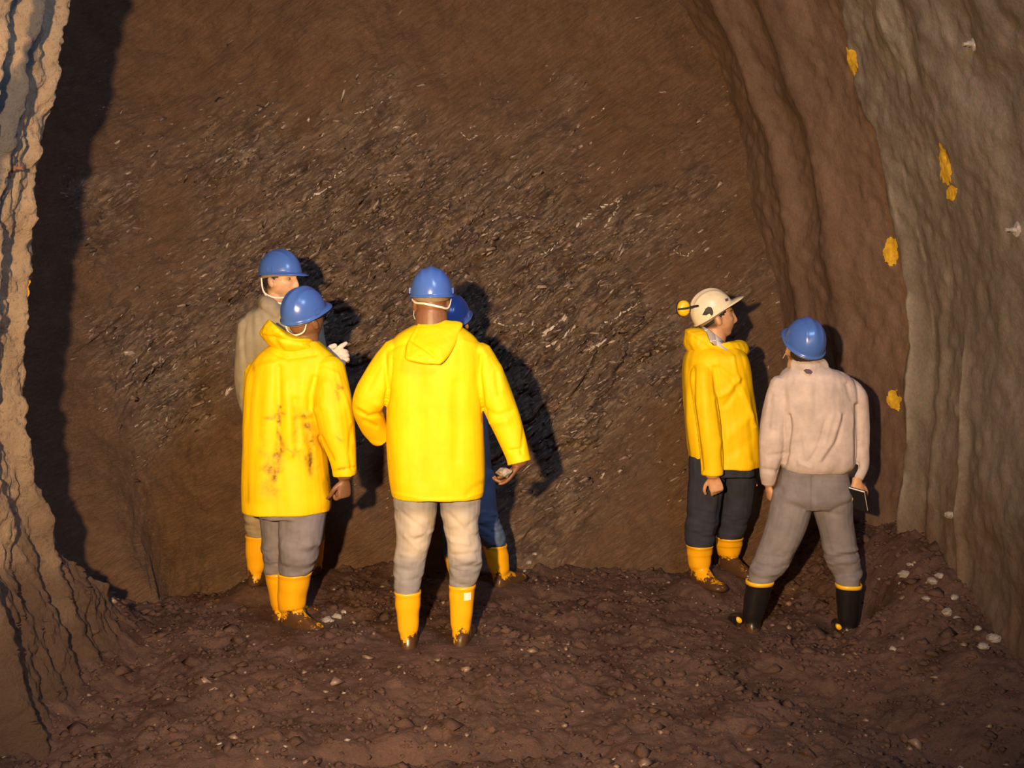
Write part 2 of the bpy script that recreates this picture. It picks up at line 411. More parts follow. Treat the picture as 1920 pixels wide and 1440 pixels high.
Sr = Sg.ravel(); brk = ss(-.5, .3, fbm(p3(Sr * 5, V[:, 1] * 9), 3, 47)); pale = np.exp(-((V[:, 1] - 5.505) / .022) ** 2) * ss(3.4, 2.8, Sr) * ss(.95, 1.3, Sr) + .8 * np.exp(-((V[:, 1] - 4.935) / .014) ** 2) * ss(2.4, 1.9, Sr) * ss(1.0, 1.3, Sr) + .6 * np.exp(-((V[:, 1] - 5.36) / .012) ** 2) * ss(3.2, 2.6, Sr) * ss(1.9, 2.1, Sr)
pale = pale + .5 * ss(.1, .5, fbm(V * np.array((1, 4, 2.)), 3, 48)) * ss(3.0, 3.5, Sr) * ss(.0, -.1, V[:, 1] - edge)
setattr_pt(me, 'pale', np.clip(pale * brk, 0, 1) * .8)
wall_right = link('wall_right', me, M_SHOT); wall_right['kind'] = 'structure'
wall_right['label'] = 'curved grey sprayed concrete wall with ribs and yellow paint marks'

def ray_right(px, py):
    best = None; ys = np.linspace(4.0, 7.7, 1200)
    pts = np.array([W(px, py, y) for y in ys])
    u, z, x = arc(RZ, RX, 0); m = z < 4.4; S = np.interp(pts[:, 2], z[m], u[m])
    w, _ = right_surface(S, ys); i = int(np.argmax(pts[:, 0] > w[:, 0])); return S[i], ys[i], w[i]
def paint_right(px, py, wpx, hpx, lean, seed):
    s, y, w = ray_right(px, py); sx, yx, _ = ray_right(px + wpx / 2, py); hs = hpx / 2 * y / F; hy = min(abs(yx - y) + .01, .055)
    a = np.linspace(-1.3, 1.3, 34); A, B = np.meshgrid(a, a, indexing='ij')
    Sx = s + A.ravel() * hs; Yx = y + (B.ravel() + lean * A.ravel()) * hy
    P, _ = right_surface(Sx, Yx); P[:, 0] -= .004
    r = A.ravel() ** 2 + B.ravel() ** 2 * .8 + .55 * fbm(p3(A * 2.2, B * 2.2, seed * 3.7), 3, seed)
    keep = (r < .95); Fc = grid_faces(34, 34, True); Fc = Fc[keep[Fc].all(1)]
    return link('paint_mark', mesh('paint_mark', P, Fc), M_PAINT, wall_right)
for k, a in enumerate([(1597, 110, 40, 56, 0, 1), (1772, 312, 34, 84, -.5, 2), (1673, 472, 28, 52, -.3, 3), (1680, 750, 20, 46, .3, 4), (1786, 362, 18, 30, 0, 6)]):
    paint_right(*a)
# yellow dash on the left lining edge
T0 = (4.36 + 5) / 9.44; u, z, x = arc(LZ, LX, 0)
s0 = np.interp(W(38, 570, 4.36)[2], z[:300], u[:300])
A, B = np.meshgrid(np.linspace(-1, 1, 30), np.linspace(-1, 1, 16), indexing='ij')
P = left_surface(s0 + A.ravel() * .12, T0 + B.ravel() * .0035); P[:, 0] += .006
r = np.abs(A.ravel()) ** 3 + np.abs(B.ravel()) ** 2 + .5 * fbm(p3(A * 3, B * 2, 5.), 3, 51); Fc = grid_faces(30, 16); Fc = Fc[(r < .9)[Fc].all(1)]
link('paint_mark', mesh('paint_mark', P, Fc), M_PAINT, wall_left)
def bolt(px, py, m, parent, at):
    mb = MB(); w = np.array(at); th = np.linspace(0, 2 * math.pi, 4, endpoint=False) + .6
    def rg(r, d, n=12, q=0): t = np.linspace(0, 2 * math.pi, n, endpoint=False) + q; return np.stack([np.full(n, w[0] + d), w[1] + r * np.cos(t) * .9, w[2] + r * np.sin(t)], -1)
    sg = -1 if w[0] > 0 else 1
    mb.loft([rg(.03, -.01 * sg), rg(.032, .004 * sg), rg(.024, .008 * sg), rg(.013, .010 * sg), rg(.013, .028 * sg), rg(.008, .028 * sg), rg(.008, .05 * sg)])
    V = np.array(mb.V); V += .006 * np.stack([noise(V * 40, 3), noise(V * 40, 4), noise(V * 40, 5)], -1)
    return link('rock_bolt', mesh('rock_bolt', V, mb.F, False), m, parent)
bolt(1828, 82, M_STEEL, wall_right, ray_right(1828, 82)[2])
bolt(1908, 432, M_STEEL, wall_right, ray_right(1908, 432)[2])
sb = np.interp(W(20, 323, 4.2)[2], z[:300], u[:300]); bolt(20, 323, M_RUST, wall_left, left_surface(np.array([sb]), np.array([(4.27 + 5) / 9.6]))[0])

# ---- working face with the unlined recess on its left, one continuous rock surface
plan = catmull([(-2.50, 4.3), (-2.78, 5.0), (-2.95, 5.9), (-2.85, 6.6), (-2.2, 7.0), (-.9, 7.18), (.3, 7.25), (1.4, 7.22), (2.6, 7.05)], 40)
ps = np.concatenate([[0], np.cumsum(np.hypot(*np.diff(plan, axis=0).T))])
def face_surface(U, Z):
    x = np.interp(U, ps, plan[:, 0]); y = np.interp(U, ps, plan[:, 1])
    tx = np.interp(U + .05, ps, plan[:, 0]) - np.interp(U - .05, ps, plan[:, 0]); ty = np.interp(U + .05, ps, plan[:, 1]) - np.interp(U - .05, ps, plan[:, 1])
    L = np.hypot(tx, ty) + 1e-9; nx, ny = ty / L, -tx / L                    # into the tunnel
    lean = np.interp(Z, [-.6, 0, .3, .7, 1.2, 2.2, 3.4, 5.2], [-1.5, -1.12, -.80, -.48, -.22, .0, .05, .0])
    side = ss(2.6, 1.2, U)                                              # the recess side wall
    foot = .62 * ss(1.0, .0, Z) * ss(.2, .9, U) * ss(2.9, 1.6, U)
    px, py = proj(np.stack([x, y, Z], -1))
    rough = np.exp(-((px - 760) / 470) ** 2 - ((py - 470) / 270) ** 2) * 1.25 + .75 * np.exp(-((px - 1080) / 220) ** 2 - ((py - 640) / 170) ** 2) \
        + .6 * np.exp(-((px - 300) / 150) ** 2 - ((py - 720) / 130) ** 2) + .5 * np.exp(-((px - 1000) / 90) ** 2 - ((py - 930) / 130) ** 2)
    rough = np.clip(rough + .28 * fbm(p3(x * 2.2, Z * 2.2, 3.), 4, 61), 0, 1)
    th = math.radians(36); a = x * math.cos(th) + Z * math.sin(th); b = -x * math.sin(th) + Z * math.cos(th)
    wob = .10 * fbm(p3(x * 1.3, Z * 1.3, 8.), 3, 62); b = b + wob
    lay = fbm(p3(a * 3.2, b * 13, 1.), 4, 63, .6); chip = np.abs(fbm(p3(a * 7, b * 24, 5.), 3, 64, .6))
    d = .10 * fbm(p3(x * .9, Z * .9, 2.), 3, 65) + .018 * fbm(p3(x * 7, Z * 7, 2.5), 4, 66, .55) \
        + rough * (.070 * lay + .070 * (chip - .3) + .018 * np.sign(lay) * np.abs(lay) ** .4)
    P = np.stack([x + nx * (d - lean * (1 - side) + foot * .8 * side), y + ny * (d * 1.0 - lean * 0) + lean * (1 - side) * 1.0, Z], -1)
    return P, rough, np.stack([nx, ny, 0 * nx], -1)
uv = np.arange(0, ps[-1], .0105); zv = np.concatenate([np.arange(-.5, 4.1, .0105), np.arange(4.15, 5.4, .1)])
Ug, Zg = np.meshgrid(uv, zv, indexing='ij')
V, rough, _ = face_surface(Ug.ravel(), Zg.ravel())
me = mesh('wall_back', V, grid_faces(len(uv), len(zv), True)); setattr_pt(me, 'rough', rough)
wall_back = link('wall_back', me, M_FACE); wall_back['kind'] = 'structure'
wall_back['label'] = 'brown foliated rock face closing the tunnel behind the people'

# schist flakes standing proud of the face (too many and too small to count)
nf = 6500; fu = RNG.uniform(2.2, ps[-1], nf * 3); fz = RNG.uniform(.3, 3.7, nf * 3)
P, rg, nn = face_surface(fu, fz); keep = RNG.uniform(0, 1, nf * 3) < rg ** 1.6; P, rg, nn = P[keep][:nf], rg[keep][:nf], nn[keep][:nf]; P = P - nn * .004
k = len(P); th = math.radians(36) + RNG.normal(0, .33, k); tan = np.stack([nn[:, 1] * -1, nn[:, 0], 0 * th], -1); upv = np.array((0, 0, 1.))
ax = tan * np.cos(th)[:, None] + upv * np.sin(th)[:, None]; tilt = RNG.normal(.15, .28, k)
bx = -tan * np.sin(th)[:, None] + upv * np.cos(th)[:, None]; bx2 = bx * np.cos(tilt)[:, None] + nn * np.sin(tilt)[:, None]; cx = np.cross(ax, bx2)
ln = np.minimum(RNG.lognormal(math.log(.034), .5, k), .09) * .5; wd = ln * RNG.uniform(.14, .40, k); tk = RNG.uniform(.002, .006, k)
base = np.array([(-1, -1, -1), (1, -.6, -1), (.7, 1, -1), (-.8, .7, -1), (-.9, -.8, 1), (.9, -.7, 1), (.6, .7, 1), (-.7, .8, 1)], float)
jit = base[None] + RNG.uniform(-.35, .35, (k, 8, 3))
VV = P[:, None] + jit[..., :1] * (ax * ln[:, None])[:, None] + jit[..., 1:2] * (bx2 * wd[:, None])[:, None] + jit[..., 2:] * (cx * tk[:, None])[:, None]
bf = np.array([(0, 3, 2, 1), (4, 5, 6, 7), (0, 1, 5, 4), (1, 2, 6, 5), (2, 3, 7, 6), (3, 0, 4, 7)])
FF = (np.arange(k)[:, None, None] * 8 + bf[None]).reshape(-1, 4)
me = mesh('rock_flakes', VV.reshape(-1, 3), FF, False)
fl = link('rock_flakes', me, [M_FLK1, M_FLK2, M_FLK3], wall_back); fl['kind'] = 'stuff'
me.polygons.foreach_set('material_index', np.repeat(RNG.choice([0, 1, 2], k, p=[.40, .48, .12]), 6).astype(np.int32))

def face_hit(px, py):
    ys = np.linspace(5.4, 7.8, 700); pts = np.array([W(px, py, y) for y in ys]); U = np.interp(pts[:, 0], plan[140:, 0], ps[140:])
    S, _, _ = face_surface(U, pts[:, 2]); i = int(np.argmax(ys > S[:, 1])); return pts[i]
def vein(poly, r, seed):
    rg = np.random.default_rng(seed); P = catmull([face_hit(*q) for q in poly], 4); T = np.gradient(P, axis=0); mb = MB(); box = np.array([(-1, -1, -1), (1, -.6, -1), (.7, 1, -1), (-.8, .7, -1), (-.9, -.8, 1), (.9, -.7, 1), (.6, .7, 1), (-.7, .8, 1)], float)
    for p, t in zip(P, T):
        a = unit(t + rg.normal(0, .35, 3) * np.linalg.norm(t)); n = unit(np.array((0, -1., 0)) - a * (-a[1])); b = np.cross(a, n); l = rg.uniform(.6, 1.9) * r * 1.3; w = r * rg.uniform(.35, .9)
        q = box + rg.uniform(-.35, .35, (8, 3)); mb.add(p + rg.normal(0, .35, 3) * r + q[:, :1] * a * l + q[:, 1:2] * b * w + q[:, 2:] * n * r * .45, [(0, 3, 2, 1), (4, 5, 6, 7), (0, 1, 5, 4), (1, 2, 6, 5), (2, 3, 7, 6), (3, 0, 4, 7)])
    return link('quartz_vein', mesh('quartz_vein', mb.V, mb.F, False), M_QUARTZ, wall_back)
for k, (poly, r) in enumerate([([(1085, 420), (1108, 402), (1128, 388), (1165, 374)], .010), ([(1162, 378), (1150, 402), (1136, 424)], .009),
        ([(1125, 612), (1150, 598), (1178, 580), (1200, 566)], .011), ([(1015, 632), (1040, 612), (1062, 596)], .014), ([(1030, 650), (1055, 632), (1078, 612)], .012),
        ([(975, 452), (1000, 440), (1020, 424)], .008), ([(660, 215), (690, 206), (715, 192)], .007), ([(598, 345), (625, 332), (645, 318)], .009),
        ([(1105, 222), (1122, 214), (1134, 200)], .006), ([(560, 380), (590, 366), (618, 352)], .010), ([(705, 470), (730, 452), (748, 430)], .007),
        ([(1010, 480), (1035, 466), (1055, 446)], .007), ([(930, 605), (955, 612), (985, 606)], .007), ([(1130, 640), (1112, 652), (1098, 640)], .012),
        ([(420, 745), (428, 735), (436, 728)], .012), ([(1265, 470), (1285, 480), (1298, 470)], .007), ([(865, 250), (880, 262), (893, 255)], .006)]):
    vein(poly, r, 70 + k * 5)

# ---- people's feet (needed so the ground meets every sole); px of the sole under the ankle, depth
YP = dict(A=5.60, B=5.10, C=4.80, D=5.70, E=5.75, G=5.20)
BOOTS = {  # person: [(sole px,py,Y), (top px,py,Y), yaw deg, top radius]
    'A': [((482, 1098, 5.62), (484, 1003, 5.60), -20, .070), ((590, 1082, 5.82), (588, 1012, 5.80), 15, .066)],
    'B': [((533, 1168, 5.22), (521, 1072, 5.20), -50, .070), ((545, 1178, 5.10), (553, 1074, 5.08), -122, .084)],
    'C': [((766, 1219, 4.80), (764, 1108, 4.80), 4, .066), ((864, 1212, 4.82), (867, 1096, 4.82), -6, .066)],
    'D': [((856, 1100, 5.80), (853, 1038, 5.78), 10, .066), ((943, 1104, 5.72), (927, 1021, 5.70), -35, .072)],
    'E': [((1311, 1097, 5.75), (1312, 1022, 5.75), -152, .076), ((1366, 1074, 5.95), (1368, 1007, 5.93), -150, .080)],
    'G': [((1405, 1188, 5.20), (1425, 1090, 5.18), 12, .070), ((1588, 1198, 5.18), (1591, 1096, 5.17), -4, .066)]}
FEET = np.array([W(*b[0]) for v in BOOTS.values() for b in v])

def base_ground(x, y):
    z = .035 * fbm(p3(x * .8, y * .8, 4.), 3, 81)
    z = z + .30 * ss(1.45, 2.25, x) * ss(4.4, 5.3, y) + .12 * ss(1.5, 2.2, x) * ss(3.2, 4.4, y)     # rubble against the grey wall
    z = z + .02 * ss(5.75, 6.25, y) * ss(-1.9, -1.2, x) - .10 * np.exp(-((y - 5.9) / .16) ** 2) * ss(-1.3, -1.6, x) * ss(-2.5, -2.2, x)
    z = z + .30 * ss(-1.7, -2.15, x) * ss(3.0, 4.0, y) * ss(5.3, 4.8, y)                             # muck banked on the left lining
    z = z - .10 * np.exp(-((x - 1.35 - .5 * (4.3 - y)) / .30) ** 2) * ss(4.7, 4.2, y)                   # rut bottom right
    z = z - .06 * np.exp(-((y - 3.72 - .12 * (x + .3)) / .06) ** 2) * ss(-.9, -.5, x) * ss(.5, .1, x)
    return z
def ground(x, y, fine=True):
    z = base_ground(x, y)
    if fine: z = z + .022 * fbm(p3(x * 5.5, y * 5.5, 1.), 5, 82, .62) + .020 * np.clip(fbm(p3(x * 12, y * 12, 3.), 3, 84, .6), 0, 2)
    for f in FEET:
        w = np.exp(-(((x - f[0]) / .17) ** 2 + ((y - f[1] - .03) / .20) ** 2)); w = np.clip(w * 1.35, 0, 1)
        z = z * (1 - w) + (f[2] + .020 + .35 * (z - base_ground(x, y) if fine else 0)) * w
    return z
xv = np.concatenate([np.linspace(-4, -2.5, 8), np.arange(-2.45, 2.65, .0115), np.linspace(2.7, 4, 8)])
yv = np.concatenate([np.linspace(-5, 3.2, 24), np.arange(3.25, 6.75, .0115), np.linspace(6.8, 7.4, 5)])
Xg, Yg = np.meshgrid(xv, yv, indexing='ij'); X, Y = Xg.ravel(), Yg.ravel()
me = mesh('floor', np.stack([X, Y, ground(X, Y)], -1), grid_faces(len(xv), len(yv)))
floor = link('floor', me, M_FLOOR); floor['kind'] = 'structure'; floor['label'] = 'dark brown muddy tunnel floor of trampled muck'
# clods and chippings trodden into the mud
nc = 9000; cx_, cy_ = RNG.uniform(-2.1, 2.3, nc), RNG.uniform(3.4, 6.2, nc) 
rad = RNG.lognormal(math.log(.0075), .55, nc); rad = np.minimum(rad, .04)
heap = (cx_ > 1.3) & (cy_ > 4.4); rad[heap] *= 1.5
dmin = np.min(np.hypot(cx_[:, None] - FEET[None, :, 0], cy_[:, None] - FEET[None, :, 1]), 1); rad[(dmin < .2)] *= .5
oc = np.array([(1, 0, 0), (-1, 0, 0), (0, 1, 0), (0, -1, 0), (0, 0, 1), (0, 0, -1)], float); of = np.array([(0, 2, 4), (2, 1, 4), (1, 3, 4), (3, 0, 4), (2, 0, 5), (1, 2, 5), (3, 1, 5), (0, 3, 5)])
VV = np.stack([cx_, cy_, ground(cx_, cy_) + rad * .1], -1)[:, None] + (oc[None] + RNG.uniform(-.45, .45, (nc, 6, 3))) * rad[:, None, None] * np.array((1.3, 1.2, .75))
me = mesh('muck_clods', VV.reshape(-1, 3), (np.arange(nc)[:, None, None] * 6 + of[None]).reshape(-1, 3), False)
cl = link('muck_clods', me, [M_FLOOR, M_FLK2, M_STONE], floor); cl['kind'] = 'stuff'
me.polygons.foreach_set('material_index', np.repeat(RNG.choice([0, 1, 2], nc, p=[.94, .055, .005]), 8).astype(np.int32))

def stone(p, r, seed, m, sq=(1, .8, .6)):
    rg = np.random.default_rng(seed); mb = MB(); n = 9; rings = []
    for k, t in enumerate((-.9, -.45, .1, .55, .92)):
        q = math.sqrt(1 - t * t); th = np.linspace(0, 2 * math.pi, n, endpoint=False) + rg.uniform(0, .5)
        rr = q * rg.uniform(.75, 1.2, n); rings.append(np.stack([np.cos(th) * rr, np.sin(th) * rr, t + rg.uniform(-.12, .12, n)], -1))
    mb.loft(rings); V = np.array(mb.V) * r * np.array(sq); a = rg.uniform(0, 6.3); c, s = math.cos(a), math.sin(a)
    V[:, :2] = V[:, :2] @ np.array([[c, s], [-s, c]]); o = link('stone', mesh('stone', V, mb.F, False), m); o.location = p; return o
def ground_hit(px, py):
    ys = np.linspace(3.2, 6.9, 1500); pts = np.array([W(px, py, y) for y in ys]); g = ground(pts[:, 0], pts[:, 1]); i = int(np.argmax(pts[:, 2] < g))
    return pts[i] if i else W(px, py, 9.)
def put_stones(lst, label, group, m, start):
    for k, (px, py, r) in enumerate(lst):
        p = ground_hit(px, py); q = face_hit(px, py) if px < 1300 else p; p = q if q[1] < p[1] else p; o = stone((p[0], p[1], p[2] + r * .22), r, start + k, m); o['label'] = (('leftmost ', 'middle ', 'rightmost ')[sorted(q[0] for q in lst).index(px)] if len(lst) == 3 else '') + label; o['category'] = 'stone'; o['group'] = group
put_stones([(1697, 1080, .034), (1708, 1062, .024), (1747, 1092, .030), (1762, 1082, .026), (1790, 1122, .025), (1850, 1112, .036), (1872, 1124, .030), (1776, 1150, .032),
            (1794, 1162, .022), (1862, 1200, .035), (1843, 1214, .026), (1886, 1146, .028), (1736, 1124, .02), (1834, 1180, .022), (1690, 1096, .018)],
           'pale grey stone in the rubble heap at the foot of the grey wall', 'pale stones in the rubble heap by the grey wall', M_STONE, 100)
put_stones([(614, 1166, .034), (632, 1158, .028), (645, 1149, .020)], 'flat pale stone in the mud between the left and middle people', 'flat pale stones trodden into the mud', M_STONE, 140)
put_stones([(398, 1004, .028), (408, 996, .018), (386, 1014, .016)], 'small whitish stone at the foot of the rock face, left of the khaki trousers', 'whitish stones at the foot of the rock face', M_STONE, 150)
put_stones([(992, 1056, .024), (1003, 1040, .018), (984, 1072, .016)], 'grey stone at the foot of the rock face, right of the blue jeans', 'grey stones beside the blue jeans', M_STONE, 160)
w = ray_right(1785, 968)[2]; o = stone(tuple(w - np.array((.01, 0, 0))), .030, 170, M_STONE); o['label'] = 'single pale stone lodged at the base of the grey wall above the rubble'; o['category'] = 'stone'

# ================================================================== PEOPLE
def rotm(yaw=0, pitch=0, roll=0):
    return np.array((Matrix.Rotation(math.radians(yaw), 3, 'Z') @ Matrix.Rotation(math.radians(pitch), 3, 'X') @ Matrix.Rotation(math.radians(roll), 3, 'Y')))
def uvsphere(nu=48, nv=32):
    V = [(0, 0, 1)]; 
    for i in range(1, nv):
        a = math.pi * i / nv
        for j in range(nu): b = 2 * math.pi * j / nu; V.append((math.sin(a) * math.cos(b), math.sin(a) * math.sin(b), math.cos(a)))
    V.append((0, 0, -1)); Fc = [(0, 1 + j, 1 + (j + 1) % nu) for j in range(nu)]
    for i in range(nv - 2):
        for j in range(nu): k = (j + 1) % nu; Fc.append((1 + i * nu + j, 1 + (i + 1) * nu + j, 1 + (i + 1) * nu + k, 1 + i * nu + k))
    l = len(V) - 1; b = 1 + (nv - 2) * nu; Fc += [(b + (j + 1) % nu, b + j, l) for j in range(nu)]
    return np.array(V, float), Fc
def head_local():
    D, Fc = uvsphere(72, 56); V = D * np.array((.074, .094, .120)); x, y, z = V.T
    k = ss(-.015, -.11, z); x = x * (1 - .22 * k); y = np.where(y < 0, y * (1 - .42 * k), y * (1 - .06 * k))
    fr = ss(.0, .05, y); ax = np.abs(x)
    nz = np.interp(z, [-.052, -.040, -.030, .0, .030], [0, .75, 1, .55, .10])
    y = y + fr * (.027 * np.exp(-(x / .0115) ** 2) * nz + .010 * np.exp(-((ax - .012) / .007) ** 2 - ((z + .036) / .009) ** 2)
        + .007 * np.exp(-((z - .030) / .011) ** 2) * np.exp(-(x / .05) ** 2) - .014 * np.exp(-((ax - .031) / .016) ** 2 - ((z - .010) / .012) ** 2)
        + .009 * np.exp(-((z + .060) / .0075) ** 2 - (x / .024) ** 2) + .008 * np.exp(-((z + .074) / .0075) ** 2 - (x / .020) ** 2)
        - .005 * np.exp(-((z + .067) / .003) ** 2 - (x / .024) ** 2) + .016 * np.exp(-((z + .100) / .016) ** 2 - (x / .026) ** 2)
        + .005 * np.exp(-((ax - .045) / .018) ** 2 - ((z + .015) / .018) ** 2))
    return np.stack([x, y, z], -1), Fc
HEADV, HEADF = head_local()

def add_hand(mb, wrist, fdir, back, thumb, curls=(30, 45, 30), spread=.5, scale=1.0, fat=1.0, tcurl=25):
    """palm, four unequal jointed fingers and a thumb leaving the side of the palm."""
    f = unit(np.asarray(fdir, float)); b = np.asarray(back, float); b = unit(b - f * (b @ f)); x = np.cross(f, b); s = scale
    if thumb < 0: x = -x
    L = lambda p: np.asarray(wrist) + s * (x * p[0] + f * p[1] + b * p[2])
    th = np.linspace(0, 2 * math.pi, 18, endpoint=False)
    rings = [np.array([L((c0 + wx * math.cos(t), y, wz * math.sin(t))) for t in th]) for y, wx, wz, c0 in
             ((-.03, .024 * fat, .019 * fat, 0), (0, .027 * fat, .018 * fat, 0), (.025, .036 * fat, .017 * fat, 0), (.06, .041 * fat, .015 * fat, 0), (.085, .040 * fat, .013 * fat, 0), (.094, .034, .008, 0))]
    mb.loft(rings)
    for k, (bx, ln) in enumerate(((.030, .072), (.010, .080), (-.010, .074), (-.029, .058))):
        ang = 0; p = np.array((bx, .082, 0.)); pts = [p - np.array((0, .02, 0))]; pts.append(p); sp = (bx * spread * 3.2)
        cur = curls[k] if isinstance(curls[0], (tuple, list)) else curls
        for fr, cu in zip((.46, .30, .24), cur):
            ang += math.radians(cu); p = p + ln * fr * np.array((sp * math.cos(ang), math.cos(ang), -math.sin(ang))); pts.append(p)
        mb.loft(tube_rings([L(q) for q in pts], [r * s * fat for r in (.0095, .0095, .009, .008, .0065)], x, 1.0, 12, 4))
    p = np.array((.026, .018, -.006)); a = math.radians(tcurl)
    pts = [p, p + np.array((.026, .022, -.008)), p + np.array((.026 + .026 * math.cos(a + .4), .022 + .030, -.010 - .030 * math.sin(a) * .6)), p + np.array((.040, .080, -.016 - .04 * math.sin(a)))]
    mb.loft(tube_rings([L(q) for q in pts], [r * s * fat for r in (.013, .0115, .0105, .008)], b, 1.0, 12, 4))

HELM = {}
def helmet_mesh(rx=.100, ry=.124, h=.130, visor=.05, crest=.006):
    nphi = 96; ph = np.linspace(0, 2 * math.pi, nphi, endpoint=False); rings = []; z0 = .040
    fw = np.clip(np.sin(ph), 0, 1)                       # +Y is the front
    def ring(rad, z, sc=1.0, crest_on=True, extra=0.):
        x = rx * rad * np.cos(ph) * sc; y = ry * rad * np.sin(ph) * sc
        c = crest * np.exp(-(x / .016) ** 2) + crest * .6 * np.exp(-((np.abs(x) - .045) / .007) ** 2) if crest_on else 0
        fade = ss(1.0, .75, rad)
        return np.stack([x + np.cos(ph) * extra, y + np.sin(ph) * extra, np.broadcast_to(z + c * fade, x.shape)], -1)
    for t in np.linspace(.02, 1, 22):
        a = t * math.pi / 2; rings.append(ring(math.sin(a) ** .92, z0 + h * math.cos(a) ** .95 if t < 1 else z0))
    flare = .008 + visor * fw ** 2.5; droop = -.004 - .012 * fw ** 2
    rings.append(ring(1, z0 + droop * .3, 1.0, False, flare * .5)); rings.append(ring(1, z0 + droop, 1.0, False, flare)); rings.append(ring(1, z0 + droop - .004, 1.0, False, flare))
    rings.append(ring(1, z0 + droop - .004, 1.0, False, flare * .4 - .003)); rings.append(ring(.965, z0 - .003, 1, False))
    for t in (.8, .5, .15): a = t * math.pi / 2; rings.append(ring(.965 * math.sin(a), z0 + (h - .005) * math.cos(a), 1, False))
    mb = MB(); mb.loft(rings); return np.array(mb.V), mb.F

